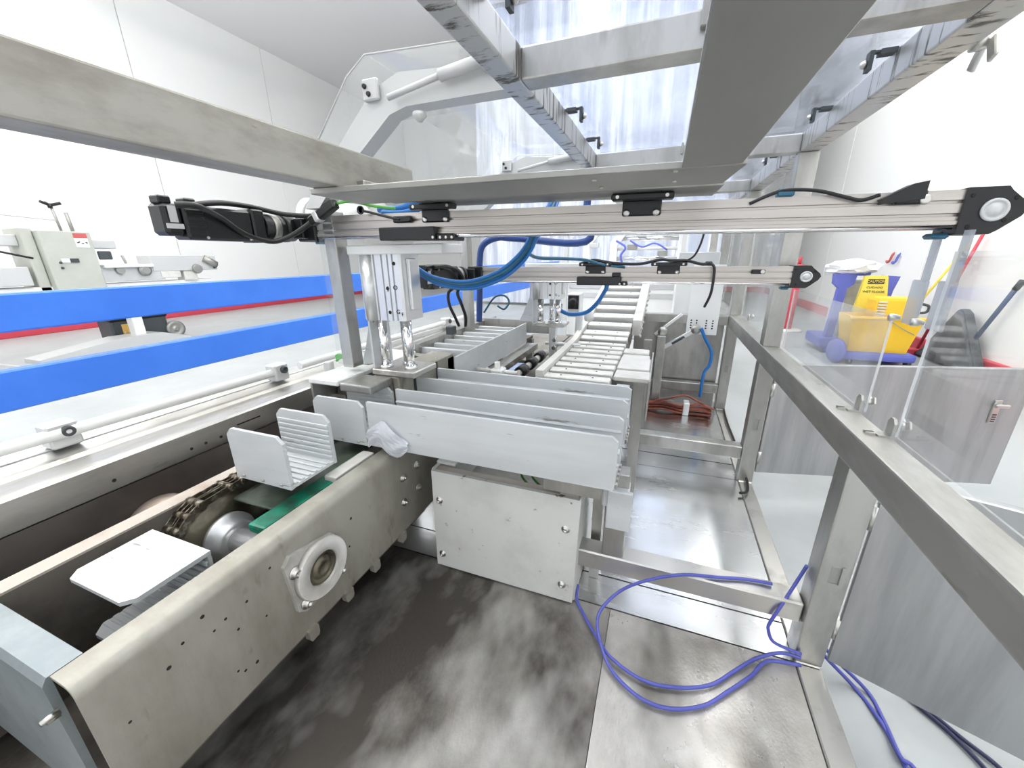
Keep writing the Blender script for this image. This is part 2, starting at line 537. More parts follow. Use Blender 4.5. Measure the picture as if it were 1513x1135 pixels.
for y0, y1 in ((-0.6, 0.93), (0.934, 1.83), (1.834, 2.78), (2.784, 5.0)):
    obj('edge_strip', box(B(), 0.415, 0.470, y0, y1, PZ - 0.03, PZ, 0.003), EDGE, mb)
bm = B()
for y in (-0.5, 0.9, 2.3, 3.7, 4.9):
    box(bm, -1.40, 0.45, y - 0.03, y + 0.03, FZ + 0.0, PZ - 0.031)
obj('sub_frame', bm, STEEL, mb)
obj('cross_beam', box(B(), -0.34, 0.409, 0.95, 1.012, -0.892, -0.832, 0.004), EDGE, mb, 'dirty square tube crossing the floor at the near post')
obj('cross_beam', box(B(), -0.34, 0.409, 1.84, 1.90, -0.892, -0.832, 0.004), STEEL, mb)
obj('cross_beam', box(B(), -0.34, 0.409, 2.78, 2.84, -0.892, -0.832, 0.004), STEEL, mb)
for y in (0.981, 1.87, 2.81):
    obj('beam_foot', box(B(), -0.34, -0.30, y - 0.03, y + 0.03, PZ, -0.892), STEEL, mb)
obj('support_leg', box(B(), -0.092, -0.032, 0.955, 1.008, -0.832, -0.56, 0.003), STEEL, mb)
bm = B(); box(bm, -0.10, -0.03, 0.94, 1.0, -0.66, -0.60, 0.004); box(bm, -0.085, -0.02, 0.93, 0.945, -0.72, -0.60, 0.002)
obj('leg_bracket', bm, TRAY, mb)

# ------------------------------------------------------------------ guard frame
gf = thing('machine_guard', 'stainless tube machine guard with clear sheets around the machine', 'guard frame', (0.44, 1.85, PZ))
X0, X1 = 0.41, 0.472
def tb(name, x0, x1, y0, y1, z0, z1, m=STEEL, label=None):
    return obj(name, box(B(), x0, x1, y0, y1, z0, z1, 0.004, 2), m, gf, label)
for y, top in ((0.935, -0.437), (1.84, -0.437), (2.785, -0.437), (3.73, -0.437), (4.67, -0.437)):
    p = tb('post', X0, X1, y, y + 0.062, PZ, top)
    # slotted cable opening in the near face of the post
    bm = B(); box(bm, 0.427, 0.456, y - 0.0008, y + 0.01, -0.742, -0.686, 0.006, 2)
    obj('slot', bm, DULL, p)
    bm = B()
    prism(bm, [(0.450, -0.738), (0.450, -0.690), (0.455, -0.688), (0.460, -0.700), (0.460, -0.724), (0.456, -0.746)], 'y', y - 0.005, y - 0.001)
    obj('slot_lip', bm, STEEL, p)
for y in (1.84, 2.785, 3.73, 4.67):
    tb('upper_post', X0, X1, y, y + 0.062, -0.365, 0.345)
tb('waist_rail', X0 - 0.001, X1, -0.4, 4.73, -0.437, -0.365, STEELL)
tb('top_rail', X0 - 0.002, X1, -0.4, 4.73, 0.345, 0.405, DRIP, 'top tube with dark drip stains')
tb('top_rail', -0.367, -0.317, -0.4, 4.73, 0.345, 0.405, DRIP)
for y in (0.90, 1.835, 2.78, 3.73, 4.67):
    tb('top_crossbar', -0.317, X0 - 0.002, y, y + 0.062, 0.346, 0.404, STEEL)
tb('waist_crossbar', -0.30, X0 - 0.001, 2.785, 2.84, -0.432, -0.372, STEEL)
for y in (1.0, 1.86):
    x = -1.008 if y < 1.5 else -0.99
    tb('left_post', x, x + 0.044, y, y + 0.052, PZ if y > 1.5 else -0.355, 0.140)
# near bay cable clip brackets
dh = thing('drive_hanger', 'dull steel hanger of flat plates and a stained beam above the near linear drive', 'hanger', (-0.3, 0.9, 0.13))
obj('long_plate', box(B(), 0.0084, 0.088, -0.4, 0.69, 0.1215, 0.1315, 0.0015), DULL, dh, 'long flat plate running forward overhead')
Rz = Matrix.Rotation(0.075, 3, 'Z')
bm = B(); obox(bm, (-0.29, 0.748, 0.126), (0.758, 0.160, 0.011), Rz, 0.0015); cs = obj('cross_plate', bm, DULL, dh)
for x, y in ((-0.125, 0.72), (-0.125, 0.80), (0.0, 0.70), (0.0, 0.79)):
    bm = B(); lathe(bm, (x, y, 0.1205), (0, 0, -1), [(0, 0.004), (0.002, 0.0035), (0.002, 0.0015)], 10)
    obj('plate_rivet', bm, BOLT, cs)
bm = B(); obox(bm, (-0.275, 1.005, 0.1390), (0.73, 0.15, 0.008), Matrix.Rotation(0.0145, 3, 'Y') @ Matrix.Rotation(0.04, 3, 'Z'), 0.0015); obj('cross_plate', bm, DULL, dh)
for x in (-0.60, 0.04):
    obj('plate_link', box(B(), x, x + 0.02, 0.70, 1.03, 0.1375, 0.150, 0.002), STEEL, dh)
obj('side_beam', box(B(), -0.655, -0.597, -0.45, 0.90, 0.1315, 0.203, 0.003, 2), BEAM, dh, 'stained grey beam')
# roof sheets
for y0, y1 in ((-0.35, 0.93), (0.94, 1.86), (1.87, 2.81), (2.82, 3.74)):
    s = obj('roof_sheet', box(B(), -0.355, 0.46, y0, y1, 0.409, 0.414), ROOFP, gf)
# clear side sheets above the waist rail
def sheet(y0, y1, z0=-0.362, z1=0.342, m=PANE):
    s = obj('side_sheet', box(B(), 0.478, 0.482, y0, y1, z0, z1), m, gf)
    bm = B()
    box(bm, 0.4778, 0.4822, y0 - 0.002, y0, z0, z1); box(bm, 0.4778, 0.4822, y1, y1 + 0.002, z0, z1)
    obj('sheet_edge', bm, PEDGE, s)
    return s
sheet(-0.3, 0.955, -0.362, 0.0, PANEC)
sheet(1.10, 1.835, -0.362, -0.135)
sheet(1.93, 2.80)
sheet(2.83, 3.75)
# acrylic tabs with knobs that lock the clear sheets
for (y, z) in ((1.06, -0.10), (0.975, -0.098)):
    s = obj('latch_tab', box(B(), 0.486, 0.492, y - 0.03, y + 0.02, z - 0.045, z + 0.045, 0.002), TABP, gf)
    bm = B(); lathe(bm, (0.486, y + 0.025, z - 0.035), (-1, 0, 0), [(0, 0.005), (0.01, 0.008), (0.018, 0.008), (0.02, 0.003)], 12)
    obj('latch_knob', bm, BOLT, s)
    bm = B(); box(bm, 0.486, 0.490, y - 0.03, y - 0.008, z + 0.045, 0.035)
    obj('latch_strip', bm, TABP, s)
# L clips standing on the waist rail with wing nuts
def rail_clip(y, z=-0.365, flip=1):
    bm = B()
    box(bm, 0.448, 0.474, y - 0.014, y + 0.014, z, z + 0.004)
    prism(bm, [(y - 0.013, z), (y - 0.013, z + 0.030), (y - 0.006, z + 0.040), (y + 0.006, z + 0.040), (y + 0.013, z + 0.030), (y + 0.013, z)], 'x', 0.469, 0.474)
    c = obj('sheet_clip', bm, STEEL, gf)
    bm = B()
    lathe(bm, (0.484, y, z + 0.024), (1, 0, 0), [(0, 0.009), (0.008, 0.008), (0.014, 0.006)], 12)
    for s in (-1, 1):
        obox(bm, (0.492, y + s * 0.012, z + 0.030), (0.004, 0.016, 0.016), Matrix.Rotation(s * 0.5, 3, 'X'), 0.001)
    obj('wing_nut', bm, BOLT, c)
    bm = B()
    for q in (-0.008, 0.004):
        box(bm, 0.43, 0.446, y + q, y + q + 0.003, z, z + 0.006)
    obj('spring_pin', bm, BOLT, c)
for y in (1.115, 0.965, 1.95, 2.55): rail_clip(y)
def roof_clip(x, y, side):
    bm = B()
    box(bm, x - 0.014, x + 0.014, y - 0.012, y + 0.012, 0.399, 0.408)
    box(bm, x + side * 0.028 - 0.004, x + side * 0.028 + 0.004, y - 0.010, y + 0.010, 0.372, 0.408)
    box(bm, x - 0.03, x + 0.03, y - 0.006, y + 0.006, 0.404, 0.408)
    c = obj('roof_clip', bm, DARKG, gf)
    bm = B()
    lathe(bm, (x + side * 0.033, y, 0.386), (side, 0, 0), [(0, 0.008), (0.007, 0.007), (0.011, 0.003)], 10)
    obj('clip_nut', bm, BOLT, c)
for x, y, s in ((-0.30, 1.30, 1), (-0.30, 1.62, 1), (0.395, 1.22, -1), (0.395, 1.58, -1), (0.395, 2.2, -1), (-0.30, 0.72, 1)): roof_clip(x, y, s)
bm = B(); box(bm, 0.015, 0.035, 0.885, 0.899, 0.372, 0.412, 0.002); box(bm, 0.012, 0.02, 1.82, 1.834, 0.37, 0.41, 0.002)
obj('crossbar_clip', bm, DULL, gf)
# wing nuts below the near top rail
for y in (1.085, 0.95):
    bm = B()
    lathe(bm, (0.476, y, 0.355), (1, 0, -0.2), [(0, 0.016), (0.012, 0.014), (0.02, 0.009), (0.026, 0.009)], 14)
    for s in (-1, 1):
        obox(bm, (0.494, y + s * 0.020, 0.335), (0.007, 0.020, 0.040), Matrix.Rotation(s * 0.45, 3, 'X'), 0.002)
    obj('wing_nut', bm, BOLT, gf)
# steel doors swung open on the outside of the frame
def door(p0, p1, z0, z1):
    p0, p1 = Vector((*p0, 0)), Vector((*p1, 0))
    d = (p1 - p0).normalized(); n = Vector((-d.y, d.x, 0))
    bm = B()
    obox(bm, (p0 + p1) / 2 + Vector((0, 0, (z0 + z1) / 2)), ((p1 - p0).length, 0.022, z1 - z0), Matrix((d, n, Vector((0, 0, 1)))).transposed(), 0.003)
    return obj('door', bm, DOOR, gf), d, n, p1
d1, d, n, e = door((0.476, 1.865), (1.40, 2.09), -0.955, -0.44)
bm = B()
R = Matrix((d, n, Vector((0, 0, 1)))).transposed()
c = e - d * 0.10 - n * 0.014 + Vector((0, 0, -0.62))
obox(bm, c, (0.028, 0.006, 0.10), R, 0.002); obox(bm, c - n * 0.02 + Vector((0, 0, 0.03)), (0.05, 0.012, 0.014), R, 0.003)
cyl(bm, c + Vector((0, 0, 0.03)), c - n * 0.022 + Vector((0, 0, 0.03)), 0.008, seg=10)
obj('door_handle', bm, BOLT, d1)
bm = B()
for k in range(4):
    obox(bm, c - n * 0.005 + Vector((0, 0, -0.012 - k * 0.010)), (0.014, 0.002, 0.004), R)
obj('lock_marks', bm, INK, d1)
d2, d, n, e = door((0.48, 0.945), (1.28, 0.64), -0.97, -0.445)
for y in (1.83, 0.93):
    bm = B()
    for z in (-0.55, -0.87): cyl(bm, (0.478, y + 0.012, z - 0.03), (0.478, y + 0.012, z + 0.03), 0.008, seg=12)
    obj('hinge', bm, BOLT, gf)
# raised clear hood on the left with its two arms and gas springs
def hood_arm(y, thick=0.05):
    bm = B()
    pts = [(-0.368, 0.352), (-0.368, 0.404), (-0.645, 0.424), (-0.725, 0.398), (-0.965, 0.19), (-1.005, 0.141), (-0.951, 0.141), (-0.925, 0.165), (-0.68, 0.340), (-0.63, 0.352)]
    prism(bm, pts, 'y', y, y + thick)
    a = obj('hood_arm', bm, LGREY, gf, 'white bent arm of the raised clear hood')
    bm = B()
    cyl(bm, (-0.41, y - 0.02, 0.405), (-0.52, y - 0.02, 0.392), 0.013, seg=14)
    cyl(bm, (-0.52, y - 0.02, 0.392), (-0.665, y - 0.02, 0.368), 0.007, seg=12)
    lathe(bm, (-0.405, y + 0.0, 0.406), (0, -1, 0), [(0, 0.02), (0.03, 0.018), (0.038, 0.012)], 14)
    obj('gas_spring', bm, LGREY, a)
    bm = B()
    box(bm, -0.745, -0.70, y - 0.014, y - 0.001, 0.372, 0.418, 0.003)
    b2 = obj('hinge_block', bm, LGREY, a)
    bm = B()
    for q in ((-0.735, 0.402), (-0.725, 0.385)):
        lathe(bm, (q[0], y - 0.014, q[1]), (0, -1, 0), [(0, 0.006), (0.005, 0.005), (0.005, 0.003)], 10)
    obj('hinge_screw', bm, INK, b2)
hood_arm(0.945); hood_arm(1.86)
bm = B(); prism(bm, [(-0.375, 0.432), (-0.70, 0.450), (-0.76, 0.415), (-0.95, 0.215), (-0.947, 0.212), (-0.757, 0.411), (-0.70, 0.446), (-0.375, 0.428)], 'y', 0.90, 1.93)
hs = obj('hood_sheet', bm, HOODP, gf)
bm = B()
for y in (0.897, 1.93):
    tube(bm, [(-0.375, y, 0.430), (-0.70, y, 0.448), (-0.758, y, 0.413), (-0.948, y, 0.214)], 0.0018, 6, raw=True)
obj('sheet_edge', bm, SEAM, hs)
bm = B(); lathe(bm, (-0.60, 0.955, 0.338), (0, 0, -1), [(0, 0.016), (0.008, 0.018), (0.02, 0.006)], 12)
obj('hood_knob', bm, LGREY, gf)
# lower left clear sheet beside the near left post
s = obj('side_sheet', box(B(), -0.985, -0.922, 0.955, 0.960, -0.33, 0.16, 0.002), PANE, gf)
# steel back panel and linkage behind the slat conveyor
obj('back_panel', box(B(), -0.16, 0.40, 2.86, 2.875, PZ, -0.44), STEEL, gf)

# perforated plate carrying the linkage
pp = thing('perforated_plate', 'pale plate with rows of small holes at the waist crossbar', 'bracket plate', (0.25, 2.74, -0.48))
obj('plate', box(B(), 0.165, 0.345, 2.735, 2.743, -0.49, -0.06, 0.002), PALE, pp)
bm = B()
for cx in (0.19, 0.222, 0.278, 0.315):
    for k in range(4):
        lathe(bm, (cx, 2.7345, -0.40 - k * 0.016), (0, -1, 0), [(0, 0.005), (0.0012, 0.004)], 10)
obj('hole', bm, HOLE, pp)
bm = B()
for p, q, w_ in (((0.225, 2.72, -0.455), (0.02, 2.72, -0.60), 0.026), ((0.13, 2.715, -0.36), (-0.02, 2.715, -0.50), 0.018)):
    bar(bm, p, q, 0.014, w_, 0.002)
lk = obj('link_arm', bm, ALUW, pp)
bm = B()
for p in ((0.222, 2.712, -0.455), (0.02, 2.712, -0.60), (0.025, 2.706, -0.475)):
    lathe(bm, p, (0, -1, 0), [(0, 0.03), (0.014, 0.028), (0.014, 0.016), (0.018, 0.012)], 20)
obj('link_pivot', bm, STEEL, lk)
bm = B(); bar(bm, (0.16, 2.708, -0.505), (0.09, 2.708, -0.555), 0.01, 0.014, 0.001)
obj('link_sleeve', bm, DARKG, lk)
obj('stand', box(B(), -0.005, 0.05, 2.66, 2.70, PZ, -0.50, 0.003), STEEL, pp)

# coil of red-brown tubing on the base at the back
rt = thing('tubing_bundle', 'bundle of red-brown tubing tied with a white strap on the steel base', 'tubing', (0.2, 2.62, PZ))
for k in range(7):
    z = PZ + 0.012 + 0.017 * (k % 4); y = 2.60 + 0.022 * (k // 4) + 0.008 * (k % 3)
    bm = B()
    tube(bm, [(-0.03, y, z), (0.08, y + 0.012 * math.sin(k), z + 0.012), (0.18, y - 0.006, z), (0.28, y + 0.01 * math.cos(k * 2), z + 0.014 * (k % 2)), (0.37, y, z)], 0.008, 7, 4)
    obj('tube', bm, COPPER, rt)
bm = B(); tube(bm, [(-0.02, 2.60, PZ + 0.06), (0.10, 2.60, PZ + 0.10), (0.2, 2.61, PZ + 0.13), (0.28, 2.61, PZ + 0.10), (0.38, 2.62, PZ + 0.05)], 0.007, 7, 5)
obj('tube', bm, COPPER, rt)
obj('strap', box(B(), 0.20, 0.235, 2.58, 2.66, PZ + 0.001, PZ + 0.085, 0.004), PALE, rt)

# ------------------------------------------------------------------ chain conveyor (lower left)
cc = thing('chain_conveyor', 'weathered steel chain conveyor trough at lower left with flange bearing', 'conveyor', (-0.95, 0.6, PZ))
bm = B()
CX = -0.72
RB = 0.024
arc = [(CX - RB + RB * math.cos(t), -0.571 - RB + RB * math.sin(t)) for t in [PI / 2 * k / 8 for k in range(9)]]
arc2 = [(CX - RB + (RB - 0.006) * math.cos(t), -0.571 - RB + (RB - 0.006) * math.sin(t)) for t in [PI / 2 * k / 8 for k in range(8, -1, -1)]]
prof = [(CX, -0.857)] + arc + [(-0.777, -0.571), (-0.777, -0.577)] + arc2 + [(CX - 0.006, -0.857)]
prism(bm, prof, 'y', 0.135, 1.35)
for f in bm.faces:
    if len(f.verts) == 4: f.smooth = True
side = obj('side_channel', bm, CREAM, cc, 'bent side channel with drilled holes and drips')
bm = B()
for y, z in ((0.234, -0.656), (0.261, -0.632), (0.298, -0.612), (0.308, -0.657), (0.33, -0.652), (0.345, -0.695), (0.324, -0.783), (0.336, -0.797), (0.36, -0.803), (0.171, -0.692), (0.372, -0.652), (0.40, -0.72), (0.43, -0.62), (0.62, -0.70), (0.64, -0.735), (0.66, -0.66)):
    r = random.choice((0.0035, 0.0045, 0.003))
    lathe(bm, (CX - 0.001, y, z), (1, 0, 0), [(0, r), (0.0014, r * 0.8)], 10)
obj('drilled_hole', bm, HOLE, side)
for y, z in ((0.964, -0.663), (0.888, -0.668), (0.963, -0.749), (0.881, -0.755)):
    b = B(); screw(b, (CX, y, z), (1, 0, 0), 0.009, 0.010)
    obj('bolt', b, BOLT, side)
for y in (0.717, 0.607, 0.488, 0.85):
    b = B(); prism(b, [(y - 0.014, -0.875), (y - 0.010, -0.882), (y + 0.010, -0.882), (y + 0.014, -0.875), (y + 0.014, -0.852), (y - 0.014, -0.852)], 'x', CX - 0.006, CX + 0.010)
    obj('edge_tab', b, CREAM, side)
bm = B()
prism(bm, [(0.125, -0.90), (0.125, -0.582), (0.132, -0.571), (0.172, -0.571), (0.172, -0.576), (0.136, -0.576), (0.133, -0.90)], 'x', -1.34, -0.779)
ep = obj('end_plate', bm, ENDP, cc, 'blue-grey bent end plate')
b = B(); lathe(b, (-0.765, 0.125, -0.625), (0, -1, 0), [(0, 0.007), (0.014, 0.006)], 10); lathe(b, (-0.755, 0.125, -0.615), (0, -1, 0), [(0, 0.005), (0.02, 0.004)], 10)
obj('bolt', b, BOLT, ep)
b = B(); box(b, -1.117, -1.072, 0.173, 1.0, -0.576, -0.571)
obj('inner_rail', b, RUSTY, cc, 'thin inner rail with a rusty top')
obj('inner_wall', box(B(), -1.078, -1.072, 0.173, 1.0, -0.857, -0.5765), PIT, cc)
obj('bottom_pan', box(B(), -1.072, -0.728, 0.134, 1.0, -0.870, -0.858), PIT, cc)
obj('drip_pan', box(B(), -1.25, -1.118, 0.173, 1.6, -0.80, -0.79), PIT, cc)  # dark sheet painting the shade at the bottom of the gap
b = B(); box(b, -1.256, -1.250, -0.3, 2.6, -0.98, -0.549)
obj('web_plate', b, BROWN, cc, 'grimy dark web plate')
b = B(); lathe(b, (-1.249, 0.50, -0.70), (1, 0, 0), [(0, 0.085), (0.04, 0.085), (0.05, 0.07)], 32)
obj('tan_pulley', b, RUSTY, cc)
# left frame channel and sloping ledge
b = B(); prism(b, [(-1.250, -0.552), (-1.250, -0.478), (-1.256, -0.472), (-1.335, -0.468), (-1.345, -0.460), (-1.46, -0.440), (-1.46, -0.446), (-1.34, -0.474), (-1.258, -0.480), (-1.257, -0.552)], 'y', -0.4, 2.9)
fc = obj('frame_ledge', b, STEELL, cc, 'bright sloping ledge with grey channel side')
b = B()
for y in (0.62, 0.66, 0.705, 0.44): lathe(b, (-1.2505, y, -0.525), (1, 0, 0), [(0, 0.005), (0.0015, 0.004)], 10)
box(b, -1.2505, -1.249, 0.76, 0.84, -0.510, -0.506)
obj('drilled_hole', b, HOLE, fc)
b = B(); box(b, -1.46, -1.40, -0.4, 2.9, PZ, -0.448); obj('outer_skirt', b, LGREY, cc)
# sprocket, shaft, flange bearing
AX = (0.53, -0.70)
b = B(); lathe(b, (-1.070, *AX), (1, 0, 0), [(0, 0.105), (0.008, 0.120), (0.020, 0.120), (0.026, 0.108), (0.052, 0.108), (0.052, 0.05)], 36)
obj('sprocket_drum', b, DRUM, cc)
b = B(); cyl(b, (-0.985, *AX), (-0.735, *AX), 0.030, seg=24); sh = obj('shaft', b, ALUW, cc)
b = B(); lathe(b, (-1.022, *AX), (1, 0, 0), [(0, 0.066), (0.014, 0.066), (0.016, 0.052), (0.040, 0.050), (0.042, 0.036)], 32); obj('shaft_hub', b, ALUW, sh)
b = B()
fl = [(0.452, -0.640), (0.470, -0.622), (0.586, -0.648), (0.604, -0.668), (0.612, -0.765), (0.600, -0.782), (0.482, -0.790), (0.462, -0.772)]
prism(b, fl, 'x', CX, CX + 0.010)
fb = obj('flange_plate', b, FLG, cc)
b = B(); lathe(b, (CX + 0.010, 0.538, -0.708), (1, 0, 0), [(0, 0.074), (0.011, 0.074), (0.0135, 0.0715), (0.0135, 0.0715), (0.0135, 0.043), (0.0125, 0.042), (0.004, 0.041), (0.004, 0.001)], 40)
br_ = obj('bearing_ring', b, FLG, fb)
b = B(); lathe(b, (CX + 0.0142, 0.538, -0.708), (1, 0, 0), [(0, 0.040), (0.004, 0.040), (0.005, 0.033), (0.001, 0.032), (0.001, 0.026), (0.006, 0.024), (0.007, 0.012), (0.003, 0.011), (0.004, 0.001)], 28)
obj('bearing_core', b, DRUM, fb)
for y, z in ((0.473, -0.668), (0.583, -0.664), (0.484, -0.766), (0.592, -0.764)):
    b = B(); screw(b, (CX + 0.010, y, z), (1, 0, 0), 0.010, 0.012); obj('flange_bolt', b, BOLT, fb)
b = B(); box(b, -1.012, -0.865, 0.56, 0.99, -0.606, -0.598, 0.002)
obj('belt_plate', b, GREEND, cc, 'oily dark belt')
b = B(); box(b, -0.862, -0.806, 0.49, 0.86, -0.613, -0.590, 0.007, 2)
obj('green_guide', b, GREEN, cc, 'bright green plastic guide strip')
b = B(); box(b, -0.838, -0.795, 0.70, 0.86, -0.600, -0.576, 0.005, 2)
obj('white_guide', b, SLAT, cc, 'short whitish guide bar')
# roller chain over the drum: link plates and pins
pts = []
for k in range(12): pts.append((0.97 - k * 0.0365, -0.574))
for k in range(1, 12):
    t = k * 0.29
    pts.append((AX[0] - 0.126 * math.sin(t), AX[1] + 0.126 * math.cos(t)))
ch = None
for row in (0, 1):
    x = -1.060 + row * 0.028
    for k in range(len(pts) - 1):
        a_, c_ = Vector((x, *pts[k])), Vector((x, *pts[k + 1]))
        b = B()
        off = 0.004 if k % 2 else 0.0
        for s in (-1, 1):
            bar(b, a_ + Vector((s * (0.007 + off * 0.6), 0, 0)), c_ + Vector((s * (0.007 + off * 0.9), 0, 0)), 0.003, 0.015, 0.0008)
        cyl(b, a_ + Vector((-0.014, 0, 0)), a_ + Vector((0.014, 0, 0)), 0.0095 if k % 2 else 0.011, seg=10)
        obj('chain_link', b, CHAINM, cc)

# ------------------------------------------------------------------ flight trays on the chain
def plate_outline(x0, x1, z0, z1, c=0.018):
    return [(x0, z0), (x1, z0), (x1, z1 - c), (x1 - c, z1), (x0 + c, z1), (x0, z1 - c)]
def make_tray(label, group):
    """tray in local space: x from 0 to 0.195, y from 0 to 0.155, floor at z = 0"""
    t = thing('flight_tray', label, 'tray', (0, 0, 0), group)
    W, D, H = 0.195, 0.152, 0.138
    b = B(); prism(b, plate_outline(0, W, -0.006, H), 'y', 0, 0.009); fp = obj('front_plate', b, TRAY, t)
    b = B(); prism(b, plate_outline(0, W, -0.006, H), 'y', D - 0.009, D); rp = obj('rear_plate', b, TRAY, t)
    for k in range(7):
        b = B(); box(b, 0.003, W - 0.003, D - 0.0125, D - 0.0088, 0.010 + k * 0.0155, 0.019 + k * 0.0155, 0.0012); obj('rib', b, TRAY, rp)
    b = B(); box(b, 0.002, W - 0.002, 0.009, D - 0.009, -0.006, 0.001); fl_ = obj('tray_floor', b, TRAY, t)
    for k in range(7):
        b = B(); box(b, 0.003, W - 0.003, 0.0088, 0.0135, 0.010 + k * 0.0165, 0.021 + k * 0.0165, 0.0012); obj('rib', b, TRAY, fp)
    for k in range(6):
        b = B(); box(b, 0.004, W - 0.004, 0.016 + k * 0.0205, 0.027 + k * 0.0205, 0.001, 0.006, 0.0015); obj('rib', b, TRAY, fl_)
    b = B()
    for x in (0.03, 0.10, 0.165): lathe(b, (x, -0.001, 0.004), (0, -1, 0), [(0, 0.004), (0.003, 0.003)], 8)
    obj('rivet', b, BOLT, fp)
    b = B(); box(b, 0.03, 0.06, 0.05, 0.10, -0.022, -0.006); obj('chain_lug', b, CHAINM, t)
    return t
tray = make_tray('upright grey-white tray on the chain, nearest the green guide', 'flight trays on the chain')
tray.location = Vector((-1.018, 0.588, -0.546)) + G
t2 = copy_tree(tray)
t2.location = Vector((-1.005, 0.850, -0.546)) + G
t2['label'] = 'grey-white tray on the chain directly left of the long trough'
t3 = copy_tree(tray)
t3['label'] = 'grey-white tray tipped on its side at the turning end of the chain'
t3.rotation_euler = (PI / 2 + 0.0, 0, 0)
# tipped: local y -> up, local z -> towards the viewer; origin at lower rear
t3.location = Vector((-1.025, 0.385, -0.727)) + G

# ------------------------------------------------------------------ long troughs (pushed product lanes)
def trough(y, label, zt=-0.405):
    x0, x1 = -0.793, -0.062
    t = thing('long_trough', label, 'trough', (-0.43, y + 0.07, -0.546), 'long grey-white troughs')
    b = B(); prism(b, [(x0, -0.548), (x1 - 0.004, -0.548), (x1, -0.530), (x1, zt - 0.012), (x1 - 0.014, zt), (x0, zt)], 'y', y, y + 0.010)
    fp = obj('front_plate', b, TRAY, t)
    b = B(); prism(b, [(x0 + 0.01, -0.548), (x1, -0.548), (x1, zt - 0.010), (x1 - 0.012, zt), (x0 + 0.01, zt)], 'y', y + 0.128, y + 0.138)
    rp = obj('rear_plate', b, TRAY, t)
    b = B(); prism(b, [(y + 0.120, -0.446), (y + 0.1285, -0.442), (y + 0.1285, -0.454)], 'x', x0 + 0.012, x1 - 0.004); obj('rib', b, TRAY, rp)
    b = B(); prism(b, [(y + 0.114, -0.505), (y + 0.1285, -0.497), (y + 0.1285, -0.515)], 'x', x0 + 0.012, x1 - 0.004); obj('rib', b, TRAY, rp)
    b = B(); box(b, x0 + 0.002, x1 - 0.002, y + 0.010, y + 0.128, -0.548, -0.541); fl_ = obj('trough_floor', b, TRAY, t)
    for k in range(5):
        b = B(); box(b, x0 + 0.006, x1 - 0.004, y + 0.020 + k * 0.021, y + 0.031 + k * 0.021, -0.541, -0.535, 0.0015); obj('rib', b, TRAY, fl_)
    for k in range(5):
        b = B(); box(b, x1 - 0.001, x1 + 0.005, y + 0.014 + k * 0.024, y + 0.026 + k * 0.024, -0.552 - 0.004 * (k % 2), -0.536, 0.001); obj('end_clip', b, BOLT, t)
    return t
trough(0.850, 'long grey-white trough nearest the camera, above the white drive box')
trough(1.112, 'long grey-white trough at the back, before the slat conveyor')
b = B(); box(b, -0.78, -0.70, 0.88, 1.20, -0.5705, -0.549); box(b, -0.25, -0.10, 0.88, 1.22, -0.60, -0.549)
box(b, -0.135, -0.105, 1.03, 1.10, PZ, -0.601)
tbr = thing('trough_bearer', 'grey steel bearers that carry the two long troughs', 'bearer', (-0.43, 1.05, PZ))
for comp in islands(b):
    nb = B(); mp_ = {v: nb.verts.new(v.co) for v in comp}
    for f in {f for v in comp for f in v.link_faces}: nb.faces.new([mp_[v] for v in f.verts])
    obj('bearer_block', nb, STEEL, tbr)

# crumpled rag hanging on the near trough
b = B()
n = 14
g = []
for i in range(n):
    row = []
    for k in range(n):
        u, v = i / (n - 1), k / (n - 1)
        x = -0.792 + 0.142 * u
        top = -0.452 - 0.075 * abs(u - 0.42) ** 1.1 * 1.4
        z = top + (-0.548 + 0.02 * math.sin(u * 7) - top) * v
        y = 0.846 - 0.012 * math.sin(v * PI) * math.sin(u * PI) - 0.006 * math.sin(u * 11 + v * 6) * math.sin(v * 4 + 1) - 0.004 * random.random() - 0.006
        row.append(b.verts.new((x, y, z)))
    g.append(row)
for i in range(n - 1):
    for k in range(n - 1):
        b.faces.new((g[i][k], g[i + 1][k], g[i + 1][k + 1], g[i][k + 1]))
r_ = bmesh.ops.solidify(b, geom=b.faces[:], thickness=0.002)
single('paper_rag', b, RAG, 'crumpled white rag on the front of the near long trough', 'rag')

# ------------------------------------------------------------------ white drive box
db = thing('drive_box', 'white scuffed open-topped box below the near long trough', 'box', (-0.39, 1.1, PZ))
zt, zb = -0.632, -0.995
b = B(); prism(b, [(-0.628, zb), (-0.163, zb), (-0.150, zt + 0.010), (-0.155, zt), (-0.622, zt)], 'y', 0.905, 0.917)
fp = obj('front_panel', b, WHITE, db)
for x, z in ((-0.600, -0.735), (-0.604, -0.945), (-0.190, -0.735), (-0.196, -0.935)):
    b = B(); screw(b, (x, 0.905, z), (0, -1, 0), 0.008, 0.008); obj('screw', b, BOLT, fp)
obj('side_panel', box(B(), -0.628, -0.616, 0.917, 1.36, zb, zt), WHITE, db)
obj('side_panel', box(B(), -0.170, -0.158, 0.917, 1.36, zb, zt), WHITE, db)
obj('rear_panel', box(B(), -0.616, -0.170, 1.348, 1.36, zb, zt), WHITE, db)
obj('top_rim', box(B(), -0.616, -0.215, 0.9175, 0.945, zt - 0.02, zt - 0.001, 0.002), RUSTY, db)
obj('top_rim', box(B(), -0.628, -0.560, 0.9475, 1.10, zt + 0.0005, zt + 0.012, 0.003), WHITE, db)
obj('corner_block', box(B(), -0.214, -0.157, 0.9175, 0.975, zt - 0.02, zt + 0.004, 0.003), RUSTY, db)
obj('inner_floor', box(B(), -0.616, -0.170, 0.946, 1.348, -0.79, -0.78), STEEL, db)
